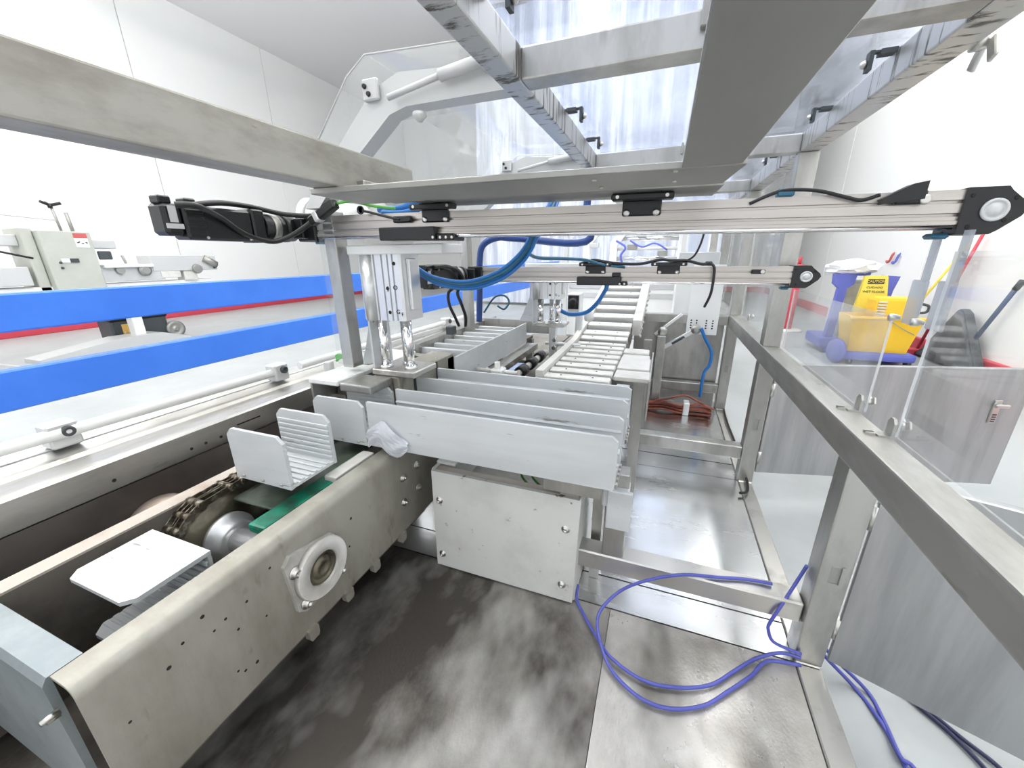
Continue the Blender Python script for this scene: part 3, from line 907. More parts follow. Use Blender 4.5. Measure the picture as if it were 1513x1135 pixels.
b = B(); tube(b, [(-0.36, 1.15, -0.79), (-0.37, 1.06, -0.70), (-0.36, 1.02, -0.64), (-0.34, 1.08, -0.60)], 0.004, 6); tube(b, [(-0.33, 1.16, -0.79), (-0.345, 1.07, -0.69), (-0.33, 1.04, -0.63)], 0.004, 6)
obj('green_wire', b, GREENC, db)

# ------------------------------------------------------------------ bridge blocks and lift cylinders
def lift_cylinder(label, dx, dy, dz, s):
    t = thing('lift_cylinder', label, 'cylinder', (-0.83, 1.10, -0.36), 'guided lift cylinders')
    b = B()
    x0, x1, y0, y1 = -0.926, -0.758, 1.035, 1.135
    # extruded body with vertical grooves on its near face
    outline = [(x0, y1), (x0, y0 + 0.012), (x0 + 0.012, y0)]
    for gx in (0.070, 0.100, 0.122, 0.140):
        outline += [(x0 + gx - 0.003, y0), (x0 + gx - 0.003, y0 + 0.008), (x0 + gx + 0.003, y0 + 0.008), (x0 + gx + 0.003, y0)]
    outline += [(x1 - 0.006, y0), (x1, y0 + 0.006), (x1, y1)]
    prism(b, outline, 'z', -0.192, 0.012)
    body = obj('body', b, ALUW, t)
    b = B(); cyl(b, (x0 + 0.040, y0 + 0.004, -0.192), (x0 + 0.040, y0 + 0.004, 0.012), 0.022, seg=20); obj('bore_rib', b, ALUW, body)
    b = B()
    for q in ((0.112, -0.09), (0.112, -0.165), (0.145, -0.015)):
        lathe(b, (x0 + q[0], y0 - 0.0005, q[1]), (0, -1, 0), [(0, 0.006), (0.0012, 0.005)], 12)
    obj('port', b, HOLE, body)
    b = B()
    box(b, x1 - 0.001, x1 + 0.012, y0 + 0.03, y0 + 0.07, -0.16, 0.0, 0.003); obj('valve_block', b, ALUW, body)
    b = B(); box(b, -0.945, -0.600, 1.02, 1.15, 0.012, 0.040, 0.003); obj('top_plate', b, PALE, t)
    for i, (x, y, r) in enumerate(((-0.868, 1.055, 0.016), (-0.822, 1.110, 0.012), (-0.776, 1.065, 0.015))):
        b = B(); cyl(b, (x, y, -0.355), (x, y, -0.192), r, seg=18); lathe(b, (x, y, -0.357), (0, 0, 1), [(0, r * 1.5), (0.01, r * 1.5), (0.012, r)], 18); obj('rod', b, CHROME, t)
    b = B(); box(b, -0.905, -0.735, 1.02, 1.16, -0.378, -0.357, 0.003); obj('foot_plate', b, EDGE, t)
    b = B(); prism(b, [(-1.0, -0.357), (-0.912, -0.357), (-0.912, -0.10), (-0.935, -0.17), (-0.975, -0.30)], 'y', 1.085, 1.095)
    box(b, -0.913, -0.906, 1.04, 1.14, -0.357, -0.14); obj('gusset', b, TRAY, t)
    if s:
        text('stamp', 'O', 0.020, INK, t, (-0.784, y0 - 0.0008, -0.088), FACE_Y)
        text('stamp', 'G', 0.020, INK, t, (-0.782, y0 - 0.0008, -0.163), FACE_Y)
        text('stamp', 'F', 0.016, INK, t, (-0.766, y0 - 0.0008, -0.170), FACE_Y)
        text('stamp', 'J', 0.018, INK, t, (-0.812, y0 - 0.0008, -0.090), FACE_Y)
    return t
l1 = lift_cylinder('silver guided lift cylinder standing left below the near linear drive', 0, 0, 0, 1)
l2 = copy_tree(l1)
l2['label'] = 'smaller-looking silver lift cylinder below the far linear drive'
l2.location = Vector((-0.51, 1.86, -0.36)) + G
l2.scale = (0.92, 0.85, 0.70)
l2.location.z = -0.31 + EYE

bb = thing('bridge_block', 'steel and white bridge over the chain, carrying the near lift cylinder', 'bridge', (-0.92, 1.05, -0.44))
b = B(); box(b, -1.075, -0.950, 0.905, 1.35, -0.392, -0.372, 0.004); obj('white_cover', b, PALE, bb, 'white top cover')
b = B(); box(b, -1.072, -1.064, 0.91, 1.35, -0.46, -0.392); box(b, -0.962, -0.953, 1.006, 1.35, -0.46, -0.392); obj('cover_cheek', b, STEEL, bb)
b = B(); box(b, -1.060, -0.965, 1.008, 1.018, -0.46, -0.392); obj('cover_back', b, PIT, bb)  # dark sheet painting the shade in the hollow under the cover
b = B(); box(b, -0.945, -0.822, 0.908, 1.018, -0.406, -0.379, 0.005, 2); box(b, -0.945, -0.822, 1.004, 1.018, -0.46, -0.404); obj('front_block', b, STEEL, bb)
b = B(); box(b, -0.905, -0.800, 1.022, 1.40, -0.540, -0.380, 0.004); obj('rear_block', b, CREAM, bb)
b = B(); box(b, -0.800, -0.7985, 1.105, 1.118, -0.47, -0.385); box(b, -0.800, -0.7985, 1.255, 1.268, -0.47, -0.385); obj('block_joint', b, DARKG, bb)
b = B(); box(b, -1.10, -1.078, 1.0, 1.03, -0.392, -0.345, 0.003); box(b, -1.075, -0.985, 1.10, 1.20, -0.371, -0.355, 0.002); obj('fitting_block', b, LGREY, bb)
b = B()
for k in range(3): tube(b, [(-1.085, 1.05, -0.335 - 0.008 * k), (-1.06, 1.04, -0.325 - 0.006 * k), (-1.03, 1.05, -0.335), (-1.01, 1.07, -0.358)], 0.005, 6)
obj('green_wire', b, GREENC, bb)
b = B(); box(b, -1.075, -0.80, 1.35, 1.40, -0.60, -0.395); box(b, -1.1, -1.02, 1.0, 1.35, PZ, -0.46); obj('bridge_leg', b, STEEL, bb)

# ------------------------------------------------------------------ linear drives
def drive(label, L0, L1, group, motor_tilt, motor_scale=1.0, carriage=(-0.78, -0.54), clips=(-0.60, -0.064), full=True):
    """local origin on the profile axis; near face at y = 0, x along the profile"""
    t = thing('linear_drive', label, 'linear drive', (0, 0, 0), group)
    h = 0.0325
    out = [(0, -h + 0.014), (0, -0.012), (0.006, -0.011), (0.006, -0.007), (0, -0.006), (0, 0.010), (0.006, 0.011), (0.006, 0.015), (0, 0.016), (0, h), (0.058, h), (0.058, -h), (0.005, -h), (0.005, -h + 0.006), (-0.003, -h + 0.007), (-0.003, -h + 0.013)]
    b = B(); prism(b, out, 'x', L0, L1); pr = obj('profile', b, ALU, t)
    b = B(); cyl(b, (L0 + 0.01, -0.002, -h + 0.003), (L1 - 0.005, -0.002, -h + 0.003), 0.0045, seg=10); obj('guide_strip', b, CHROME, pr)
    # end cap with its round bearing cover
    b = B(); prism(b, [(L1, -0.043), (L1, 0.035), (L1 + 0.052, 0.035), (L1 + 0.058, 0.028), (L1 + 0.082, 0.008), (L1 + 0.086, -0.002), (L1 + 0.080, -0.014), (L1 + 0.056, -0.036), (L1 + 0.046, -0.043)], 'y', -0.006, 0.064)
    ec = obj('end_cap', b, BLACK, t)
    b = B(); lathe(b, (L1 + 0.042, -0.006, -0.003), (0, -1, 0), [(0, 0.019), (0.003, 0.019), (0.004, 0.015), (0.002, 0.014), (0.002, 0.011), (0.004, 0.010), (0.004, 0.001)], 28); obj('bearing_cover', b, LGREY, ec)
    b = B()
    for q in ((0.008, 0.022), (0.014, -0.030), (0.066, 0.016), (0.060, -0.020)): lathe(b, (L1 + q[0], -0.006, q[1]), (0, -1, 0), [(0, 0.004), (0.001, 0.003)], 8)
    obj('cap_hole', b, HOLE, ec)
    b = B(); box(b, L1 - 0.026, L1 + 0.0, 0.004, 0.040, -0.050, -0.040, 0.004); obj('belt_window', b, TEALH, ec)
    # right-angle drive head; the motor points towards the operator
    k = motor_scale
    hb = B(); box(hb, L0 - 0.075, L0, -0.010, 0.066, -0.041, 0.037, 0.004); hd = obj('drive_head', hb, BLACK, t)
    b = B(); box(b, L0 - 0.02, L0 + 0.02, 0.004, 0.05, -0.048, -0.040, 0.002); obj('belt_window', b, TEALH, hd)
    mx, mz, hw, hh = L0 - 0.096, -0.003, 0.030, 0.042
    b = B(); cyl(b, (mx, -0.010, mz), (mx, -0.125 * k, mz), 0.037, seg=24); lathe(b, (mx, -0.03, mz), (0, -1, 0), [(0, 0.040), (0.022, 0.040), (0.022, 0.037)], 24); gb = obj('gearbox', b, BLACK, t)
    b = B(); box(b, mx + 0.02, L0 - 0.03, -0.028, 0.03, mz - 0.03, mz + 0.03, 0.003); obj('gearbox_foot', b, BLACK, gb)
    b = B(); cyl(b, (mx, -0.075 * k, mz), (mx, -0.098 * k, mz), 0.0385, seg=24); obj('gear_ring', b, DULL, gb)
    b = B(); box(b, mx - hw - 0.002, mx + hw + 0.002, -0.165 * k, -0.126 * k, mz - 0.044, mz + 0.044, 0.004); fla = obj('motor_flange', b, BLACK, t)
    b = B(); box(b, mx - hw, mx + hw, -0.345 * k, -0.166 * k, mz - hh, mz + hh - 0.004, 0.006); mo = obj('motor', b, BLACK, t)
    for q in range(4):
        b = B(); box(b, mx + hw - 0.001, mx + hw + 0.003, -0.342 * k, -0.30 * k, mz - 0.028 + q * 0.016, mz - 0.020 + q * 0.016, 0.001); obj('cooling_fin', b, BLACK, mo)
    b = B(); box(b, mx - hw + 0.002, mx + hw - 0.002, -0.390 * k, -0.346 * k, mz - hh + 0.008, mz + hh - 0.004, 0.008); ecap = obj('encoder_cap', b, BLACK, t)
    b = B(); box(b, mx + hw - 0.003, mx + hw - 0.001, -0.378 * k, -0.360 * k, mz - 0.004, mz + 0.032); obj('type_plate', b, GLABEL, ecap)
    b = B(); box(b, mx + hw - 0.003, mx + hw - 0.001, -0.388 * k, -0.350 * k, mz - 0.018, mz - 0.007); obj('type_plate', b, GLABEL, ecap)
    for q in (-0.375, -0.318):
        b = B(); box(b, mx - 0.012, mx + 0.022, (q - 0.014) * k, (q + 0.014) * k, mz + hh - 0.006, mz + hh + 0.012, 0.003); obj('plug_socket', b, BLACK, mo)
    for q, z in ((-0.30, -0.036), (-0.30, 0.034), (-0.145, -0.038), (-0.182, -0.036)):
        b = B(); lathe(b, (mx + hw + 0.001, q * k, mz + z), (1, 0, 0), [(0, 0.004), (0.003, 0.003)], 8); obj('motor_screw', b, BOLT, mo)
    # carriage block under the profile
    a, c = carriage
    b = B(); box(b, a, a + 0.185, -0.022, 0.05, -0.041, -0.006, 0.003); box(b, a + 0.185, c, -0.014, 0.05, -0.042, -0.024, 0.003); ca = obj('carriage', b, BLACK, t)
    b = B()
    for q in range(4): lathe(b, (a + 0.180 + 0.018 * q, -0.0225 if q == 0 else -0.0145, -0.034), (0, -1, 0), [(0, 0.0045), (0.002, 0.0035)], 8)
    obj('carriage_screw', b, BOLT, ca)
    # black foot brackets on the near face
    for x in clips:
        b = B(); box(b, x - 0.042, x + 0.042, -0.007, -0.0005, 0.005, 0.038, 0.003); box(b, x - 0.066, x + 0.066, -0.03, 0.0, 0.036, 0.050, 0.003); fk = obj('foot_bracket', b, BLACK, t)
        b = B()
        for s in (-1, 1):
            lathe(b, (x + s * 0.032, -0.007, 0.012), (0, -1, 0), [(0, 0.0075), (0.002, 0.0075), (0.003, 0.003)], 14)
            lathe(b, (x + s * 0.052, -0.030, 0.043), (0, -1, 0), [(0, 0.004), (0.001, 0.004)], 8)
        obj('bracket_screw', b, BOLT, fk)
    return t
g1 = drive('near linear drive spanning the frame with a black motor at left', -1.03, 0.488, 'linear drives', 0.0, 0.965)
g1.location = Vector((0, 1.0, 0.079)) + G
g1.rotation_euler = (0, 0.0145, 0)
# sensors and cables that ride on the near drive
def on1(x, y, z): return Vector((x, y, z))
b = B(); box(b, 0.385, 0.43, -0.014, -0.001, 0.010, 0.034, 0.003); prism(b, [(0.362, 0.020), (0.405, 0.044), (0.425, 0.048), (0.425, 0.018), (0.368, 0.012)], 'y', -0.018, 0.01)
s1 = obj('sensor', b, BLACK, g1); b = B(); lathe(b, (0.428, -0.014, 0.017), (0, -1, 0), [(0, 0.009), (0.003, 0.008), (0.003, 0.004)], 14); obj('sensor_screw', b, BOLT, s1)
b = B(); box(b, 0.195, 0.225, -0.010, 0.012, 0.033, 0.047, 0.002); obj('cable_clip', b, TEALH, g1)
b = B(); box(b, -0.735, -0.675, -0.012, 0.0, 0.006, 0.024, 0.003); lathe(b, (-0.68, -0.012, 0.016), (0, -1, 0), [(0, 0.008), (0.004, 0.007)], 12); obj('sensor', b, BLACK, g1)
b = B(); tube(b, [(0.15, -0.002, 0.022), (0.18, -0.006, 0.036), (0.21, -0.008, 0.044), (0.26, -0.012, 0.040), (0.31, -0.012, 0.026), (0.335, -0.012, 0.020), (0.36, -0.014, 0.028)], 0.0035, 7); obj('sensor_cable', b, RUBBER, g1)
b = B()
def rel(p): return (p[0], p[1] - 1.0, p[2] - 0.079 + 0.0145 * p[0])
tube(b, [rel(p) for p in ((-1.059, 0.630, 0.122), (-1.044, 0.670, 0.122), (-1.084, 0.745, 0.105), (-1.091, 0.800, 0.072), (-1.096, 0.860, 0.055), (-1.081, 0.900, 0.054), (-1.045, 0.940, 0.079), (-0.989, 0.960, 0.114))], 0.0072, 8)
tube(b, [rel(p) for p in ((-1.076, 0.680, 0.128), (-1.095, 0.760, 0.142), (-1.118, 0.860, 0.144), (-1.088, 0.930, 0.131), (-1.034, 0.970, 0.126), (-0.979, 0.985, 0.130))], 0.0068, 8)
obj('motor_cable', b, RUBBER, g1)
b = B(); bar(b, (-1.00, -0.045, 0.012), (-0.90, -0.045, 0.060), 0.026, 0.026, 0.004); pc = obj('cable_plug', b, BLACK, g1)
b = B(); bar(b, (-0.978, -0.047, 0.0225), (-0.962, -0.047, 0.030), 0.029, 0.029, 0.003); obj('plug_band', b, GLABEL, pc)
b = B(); tube(b, [(-0.90, -0.04, 0.060), (-0.86, -0.02, 0.066), (-0.82, 0.02, 0.056), (-0.76, 0.04, 0.05)], 0.004, 7); obj('green_cable', b, GREENC, g1)
b = B(); tube(b, [(-0.83, -0.02, 0.04), (-0.80, -0.02, 0.034), (-0.75, -0.012, 0.022), (-0.71, -0.01, 0.014)], 0.0035, 7); lathe(b, (-0.835, -0.02, 0.042), (0, -1, 0), [(0, 0.012), (0.003, 0.012), (0.003, 0.009), (0.0, 0.008)], 14); obj('sensor_cable', b, RUBBER, g1)

g2 = drive('far linear drive behind the near one, with cables along its top', -0.80, 0.432, 'linear drives', 0.0, 0.95, (-0.35, -0.14), (-0.275, 0.012))
g2.location = Vector((0, 1.72, -0.077)) + G
b = B(); tube(b, [(-0.34, -0.02, 0.045), (-0.28, -0.03, 0.060), (-0.20, -0.02, 0.048), (-0.10, -0.015, 0.044), (-0.02, -0.012, 0.060), (0.02, -0.03, 0.056), (0.075, -0.02, 0.055), (0.13, -0.02, 0.042), (0.155, -0.02, 0.046)], 0.006, 7); obj('sensor_cable', b, RUBBER, g2)
b = B(); tube(b, [(0.075, -0.02, 0.055), (0.10, -0.02, 0.075), (0.117, -0.015, 0.12), (0.125, -0.01, 0.17)], 0.004, 7); obj('sensor_cable', b, RUBBER, g2)
b = B(); tube(b, [(0.155, -0.02, 0.046), (0.172, -0.03, 0.030), (0.175, -0.03, -0.02), (0.172, -0.03, -0.07), (0.160, 0.0, -0.12)], 0.005, 7); obj('sensor_cable', b, RUBBER, g2)
b = B(); box(b, 0.14, 0.165, -0.02, 0.0, 0.036, 0.052, 0.003); box(b, 0.30, 0.345, -0.010, 0.0, 0.006, 0.022, 0.003); box(b, -0.205, -0.17, -0.01, 0, -0.006, 0.010, 0.002); obj('sensor', b, BLACK, g2)
b = B(); lathe(b, (0.336, -0.010, 0.014), (0, -1, 0), [(0, 0.008), (0.003, 0.007)], 12); obj('sensor_screw', b, BOLT, g2)
b = B()
def rel2(p): return (p[0], p[1] - 1.72, p[2] + 0.077)
tube(b, [rel2(p) for p in ((-0.868, 1.340, -0.036), (-0.867, 1.450, -0.034), (-0.868, 1.550, -0.065), (-0.872, 1.600, -0.114), (-0.931, 1.620, -0.153), (-0.932, 1.620, -0.209), (-0.929, 1.660, -0.271), (-0.920, 1.680, -0.320))], 0.0075, 7)
tube(b, [rel2(p) for p in ((-0.856, 1.380, -0.035), (-0.858, 1.500, -0.035), (-0.844, 1.580, -0.066), (-0.855, 1.620, -0.115), (-0.896, 1.640, -0.154), (-0.878, 1.640, -0.209), (-0.881, 1.680, -0.272), (-0.894, 1.700, -0.322))], 0.0075, 7)
obj('motor_cable', b, RUBBER, g2)
b = B(); box(b, -0.985, -0.945, -0.06, -0.02, -0.285, -0.245, 0.003); obj('cable_plug', b, DARKG, g2)

# ------------------------------------------------------------------ roller conveyor (left, beyond)
rc = thing('roller_conveyor', 'grey roller conveyor beyond the near lift cylinder', 'conveyor', (-0.83, 1.7, PZ))
RZ = -0.36
b = B(); box(b, -0.720, -0.712, 1.262, 2.10, RZ - 0.115, RZ); obj('side_plate', b, TRAY, rc)
b = B(); box(b, -1.005, -0.985, 1.42, 2.30, RZ - 0.10, RZ); obj('side_plate', b, STEEL, rc)
for k in range(8):
    y = 1.44 + k * 0.098
    b = B(); prism(b, [(y, RZ - 0.045), (y + 0.004, RZ - 0.022), (y + 0.028, RZ - 0.022), (y + 0.032, RZ - 0.045), (y + 0.032, RZ - 0.06), (y, RZ - 0.06)], 'x', -0.984, -0.723); obj('roller_bar', b, TRAY, rc)
b = B(); box(b, -0.985, -0.722, 1.43, 2.25, RZ - 0.115, RZ - 0.10); obj('under_pan', b, PIT, rc)  # dark sheet painting the shade between the bars
b = B(); box(b, -1.0, -0.55, 2.12, 2.16, RZ - 0.06, RZ + 0.012); obj('end_stop', b, STEEL, rc)
b = B(); box(b, -0.712, -0.650, 1.27, 2.12, RZ - 0.15, RZ - 0.12); obj('side_shelf', b, STEEL, rc)
for q in range(5):
    y = 1.36 + q * 0.15
    b = B(); cyl(b, (-0.60, y, RZ - 0.165), (-0.60, y + 0.075, RZ - 0.165), 0.028, seg=14); obj('black_roller', b, BLACK, rc)
    b = B(); cyl(b, (-0.60, y + 0.075, RZ - 0.165), (-0.60, y + 0.15, RZ - 0.165), 0.016, seg=14); obj('roller_sleeve', b, SLAT, rc)
b = B()
for x in (-0.99, -0.73):
    for y in (1.45, 2.2): box(b, x - 0.02, x + 0.02, y, y + 0.04, PZ, RZ - 0.115)
obj('leg', b, STEEL, rc)

# cross clamp on a stud between the conveyors
kc = thing('rod_clamp', 'small white cross clamp on a rod beside the roller conveyor', 'clamp', (-0.60, 1.42, -0.55))
b = B(); cyl(b, (-0.705, 1.42, -0.452), (-0.52, 1.42, -0.452), 0.011, seg=12); obj('rod', b, SLAT, kc)
b = B(); cyl(b, (-0.60, 1.40, -0.56), (-0.60, 1.40, -0.405), 0.012, seg=12); obj('stud', b, SLAT, kc)
b = B(); box(b, -0.625, -0.575, 1.38, 1.44, -0.482, -0.432, 0.006); obj('clamp_block', b, PALE, kc)

# grey trough floor between the two conveyors
b = B(); box(b, -0.70, -0.40, 1.40, 3.2, -0.66, -0.64); box(b, -1.02, -0.70, 2.31, 3.2, -0.66, -0.64); box(b, -0.40, -0.39, 1.40, 3.2, PZ, -0.56); box(b, -0.70, -0.69, 1.40, 3.2, PZ, -0.64)
single('pit_tray', b, mat('grimy_grey_tray', (0.24, 0.225, 0.20), 0.6, 0.1, col2=(0.16, 0.15, 0.13), scale=8), 'dull grey tray between the roller and the slat conveyor', 'tray')

# stop fingers standing in the gap
fs = thing('stop_unit', 'slim silver stop fingers hanging below the far lift cylinder', 'stopper', (-0.50, 1.95, -0.6))
for q, x in enumerate((-0.50, -0.42)):
    y = 1.88 + 0.25 * q
    b = B(); box(b, x - 0.018, x + 0.018, y, y + 0.03, -0.60, -0.30, 0.002); fn = obj('finger', b, ALUW, fs)
    b = B(); box(b, x - 0.01, x + 0.11, y, y + 0.05, -0.555, -0.54, 0.002); obj('finger_tip', b, SLAT, fn)
    b = B()
    for z in (-0.40, -0.44, -0.48): lathe(b, (x + 0.012, y, z), (0, -1, 0), [(0, 0.012), (0.016, 0.010)], 10)
    obj('finger_screw', b, CHROME, fn)
b = B(); cyl(b, (-0.54, 1.90, -0.425), (-0.36, 1.90, -0.425), 0.008, seg=10); obj('cross_rod', b, ALUW, fs)
b = B(); box(b, -0.50, -0.43, 2.2, 2.3, -0.33, -0.20, 0.004); obj('valve_body', b, ALUW, fs)
b = B(); lathe(b, (-0.465, 2.2, -0.25), (0, -1, 0), [(0, 0.03), (0.02, 0.026), (0.02, 0.01)], 16); box(b, -0.495, -0.435, 2.19, 2.2, -0.285, -0.21); obj('valve_coil', b, BLACK, fs)
b = B(); lathe(b, (-0.34, 2.0, -0.31), (0, -0.3, 1), [(0, 0.024), (0.04, 0.024), (0.05, 0.015)], 16); obj('air_fitting', b, PALE, fs)

# ------------------------------------------------------------------ slat conveyor (centre)
sc = thing('slat_conveyor', 'ivory slat conveyor that bends upward at the far end', 'conveyor', (-0.24, 2.0, PZ))
SZ = -0.43
path = [(1.36, SZ), (2.0, SZ), (2.35, SZ + 0.055), (3.30, -0.165)]
def on_path(s):
    acc = 0
    for i in range(len(path) - 1):
        a_, c_ = Vector(path[i]), Vector(path[i + 1])
        l = (c_ - a_).length
        if s <= acc + l or i == len(path) - 2:
            d = (c_ - a_) / l
            p = a_ + d * (s - acc)
            return p, math.atan2(d.y, d.x)
        acc += l
for x0, x1, nm in ((-0.425, -0.395, 'side_rail'), (-0.145, -0.095, 'side_rail')):
    b = B()
    start = 0 if x0 < -0.3 else 2
    out = [(p[0], p[1] + 0.018) for p in path[start:]] + [(p[0], p[1] - 0.07) for p in reversed(path[start:])]
    prism(b, out, 'x', x0, x1)
    obj(nm, b, SLAT, sc)
sd, k = 0.02, 0
while sd < 2.02:
    p, ang = on_path(sd)
    up = p.x > 2.15
    dep = 0.088 if up else 0.048
    Rx = Matrix.Rotation(ang - (0.12 if up else 0.0), 3, 'X')
    b = B(); obox(b, (-0.27, p.x, p.y - 0.006), (0.246, dep, 0.016), Rx, 0.004); sl = obj('slat', b, SLAT, sc)
    b = B(); obox(b, Vector((-0.27, p.x, p.y - 0.006)) + Rx @ Vector((0, -dep / 2 + 0.004, -0.022)), (0.242, 0.006, 0.034), Rx); obj('slat_lip', b, ALUW, sl)
    b = B()
    for x in (-0.33, -0.21): lathe(b, (x, p.x, p.y + 0.002), (0, -math.sin(ang), math.cos(ang)), [(0, 0.004), (0.002, 0.003)], 8)
    obj('slat_screw', b, DARKG, sl)
    sd += 0.150 if up else 0.088
    k += 1
for k, (y0, y1) in enumerate(((1.44, 1.53), (1.545, 1.72), (1.735, 1.80), (1.815, 1.90))):
    b = B(); box(b, -0.142, -0.012 - 0.006 * k, y0, y1, SZ - 0.02, SZ + 0.006 * (k % 2), 0.004); obj('cover_plate', b, SLAT, sc)
b = B(); box(b, -0.016, -0.010, 1.42, 1.9, SZ - 0.16, SZ - 0.005); obj('side_skirt', b, STEEL, sc)
for k in range(9):
    b = B(); screw(b, (-0.095, 2.2 + 0.12 * k, -0.42 + 0.020 * k), (1, 0, 0), 0.008, 0.010); obj('rail_bolt', b, BOLT, sc)
b = B(); prism(b, [(1.36, SZ - 0.09), (2.05, SZ - 0.09), (2.40, SZ - 0.03), (3.3, -0.24), (3.3, -0.26), (2.42, SZ - 0.05), (2.06, SZ - 0.105), (1.36, SZ - 0.105)], 'x', -0.394, -0.146); obj('under_pan', b, PIT, sc)  # dark sheet painting the shadow gaps between the slats
b = B()
for x in (-0.41, -0.05):
    for y in (1.5, 2.3): box(b, x - 0.02, x + 0.02, y, y + 0.04, PZ, SZ - 0.03)
obj('leg', b, STEEL, sc)

# ------------------------------------------------------------------ guide tube with clamp blocks on the left ledge
gt = thing('guide_tube', 'white guide tube with grey clamp blocks along the left ledge', 'guide tube', (-1.40, 1.2, -0.44))
b = B(); cyl(b, (-1.405, -0.4, -0.402), (-1.365, 1.06, -0.412), 0.015, seg=20); obj('tube', b, PALE, gt)
b = B(); cyl(b, (-1.36, 1.12, -0.412), (-1.335, 2.8, -0.412), 0.015, seg=20); obj('tube', b, PALE, gt)
for x, y in ((-1.40, 0.43), (-1.372, 1.03), (-1.345, 2.28)):
    b = B(); box(b, x - 0.028, x + 0.024, y - 0.030, y + 0.030, -0.446, -0.382, 0.005); k = obj('clamp_block', b, LGREY, gt)
    b = B(); lathe(b, (x + 0.024, y + 0.006, -0.405), (1, 0, 0), [(0, 0.014), (0.010, 0.013), (0.010, 0.006), (0.004, 0.005)], 14); obj('clamp_screw', b, DARKG, k)

# ------------------------------------------------------------------ hoses
def hose(pts, r, m, label, cat='hose', group=None, n=6):
    return single('air_hose', tube(B(), pts, r, 8, n), m, label, cat, group)
hose([(-0.155, 0.955, -0.97), (-0.150, 0.915, -0.985), (-0.123, 0.876, -0.99), (-0.067, 0.807, -0.99), (-0.027, 0.769, -0.99), (0.049, 0.741, -0.99), (0.126, 0.751, -0.99), (0.203, 0.786, -0.99), (0.261, 0.842, -0.99), (0.317, 0.895, -0.988), (0.376, 0.925, -0.978), (0.42, 0.925, -0.975)], 0.0045, NAVY, 'violet-blue hose looping out from the foot of the white drive box')
hose([(0.42, 0.915, -0.988), (0.345, 0.900, -0.990), (0.299, 0.845, -0.991), (0.239, 0.783, -0.991), (0.184, 0.731, -0.991), (0.111, 0.697, -0.991), (0.044, 0.698, -0.991), (-0.023, 0.737, -0.991), (-0.060, 0.790, -0.980), (-0.079, 0.845, -0.965), (-0.066, 0.880, -0.94), (-0.02, 0.915, -0.90), (0.05, 0.93, -0.855), (0.13, 0.945, -0.826), (0.214, 0.965, -0.825), (0.281, 0.983, -0.825), (0.345, 0.99, -0.825)], 0.0045, NAVY, 'violet-blue hose loop that climbs over the near cross beam')
hose([(0.404, 0.983, -0.741), (0.395, 0.987, -0.795), (0.358, 0.945, -0.854), (0.344, 0.940, -0.904), (0.344, 0.940, -0.928), (0.36, 0.930, -0.955), (0.42, 0.928, -0.965)], 0.0042, NAVY, 'violet-blue hose running down the near post to its foot')
for k, (pts, lab) in enumerate((([(0.47, 1.03, -0.96), (0.50, 1.02, -1.03), (0.588, 1.011, -1.112), (0.614, 0.935, -1.112), (0.621, 0.870, -1.112), (0.623, 0.818, -1.112), (0.607, 0.722, -1.112)], 'violet-blue hose on the floor just outside the near post, inner of the pair'),
                                ([(0.475, 1.045, -0.96), (0.52, 1.04, -1.04), (0.615, 1.012, -1.112), (0.623, 0.938, -1.112), (0.616, 0.851, -1.100), (0.640, 0.844, -1.112), (0.658, 0.761, -1.112)], 'violet-blue hose on the floor just outside the near post, outer of the pair'),
                                ([(0.674, 1.091, -1.112), (0.712, 1.024, -1.112), (0.757, 0.965, -1.112), (0.786, 0.905, -1.112), (0.803, 0.838, -1.112)], 'dark hose emerging under the near swung door, left of two'),
                                ([(0.683, 1.074, -1.112), (0.730, 1.019, -1.112), (0.778, 0.958, -1.112), (0.819, 0.913, -1.112), (0.843, 0.853, -1.112)], 'dark hose emerging under the near swung door, right of two'))):
    hose(pts, 0.005, NAVY if k < 2 else mat('dark_navy_hose', (0.02, 0.025, 0.08), 0.4) if k == 2 else bpy.data.materials['dark_navy_hose'], lab)
hp = [(-0.825, 1.160, -0.016), (-0.779, 1.160, -0.045), (-0.711, 1.160, -0.075), (-0.603, 1.170, -0.087), (-0.498, 1.180, -0.057), (-0.428, 1.180, -0.009), (-0.387, 1.160, 0.033), (-0.362, 1.130, 0.063), (-0.315, 1.12, 0.12), (-0.33, 1.3, 0.20), (-0.34, 1.7, 0.30)]
for k in range(4):
    o = 0.011 * k
    hose([(p[0] + 0.006 * (k % 2), p[1] + 0.012 * (k // 2), p[2] - o * 0.7 + 0.012) for p in hp], 0.006, BLUEH if k != 1 else TEALH,
         'blue air hose sagging from the near lift cylinder to the roof, %s of four' % ('topmost', 'second', 'third', 'lowest')[k], 'hose', 'bundled blue hoses')
hose([(-0.867, 1.800, -0.313), (-0.857, 1.800, -0.160), (-0.851, 1.800, -0.015), (-0.830, 1.800, 0.056), (-0.755, 1.800, 0.088), (-0.660, 1.800, 0.082), (-0.335, 1.80, 0.06), (-0.34, 1.81, 0.2), (-0.34, 1.84, 0.34)], 0.016, mat('dark_blue_conduit', (0.02, 0.06, 0.24), 0.35), 'thick dark blue conduit rising beside the far left post and bending over')
hose([(-0.419, 1.250, 0.011), (-0.415, 1.350, -0.004), (-0.368, 1.500, -0.008), (-0.301, 1.620, -0.015), (-0.244, 1.690, -0.034), (-0.155, 1.71, -0.045)], 0.006, TEALH, 'dark teal hose crossing from the blue bundle to the far linear drive')
hose([(-0.487, 1.900, -0.244), (-0.425, 1.900, -0.271), (-0.338, 1.880, -0.259), (-0.281, 1.850, -0.209), (-0.241, 1.820, -0.145), (-0.225, 1.800, -0.114), (-0.135, 1.79, -0.08)], 0.010, BLUEH, 'blue hose looping before the slat conveyor under the far linear drive')
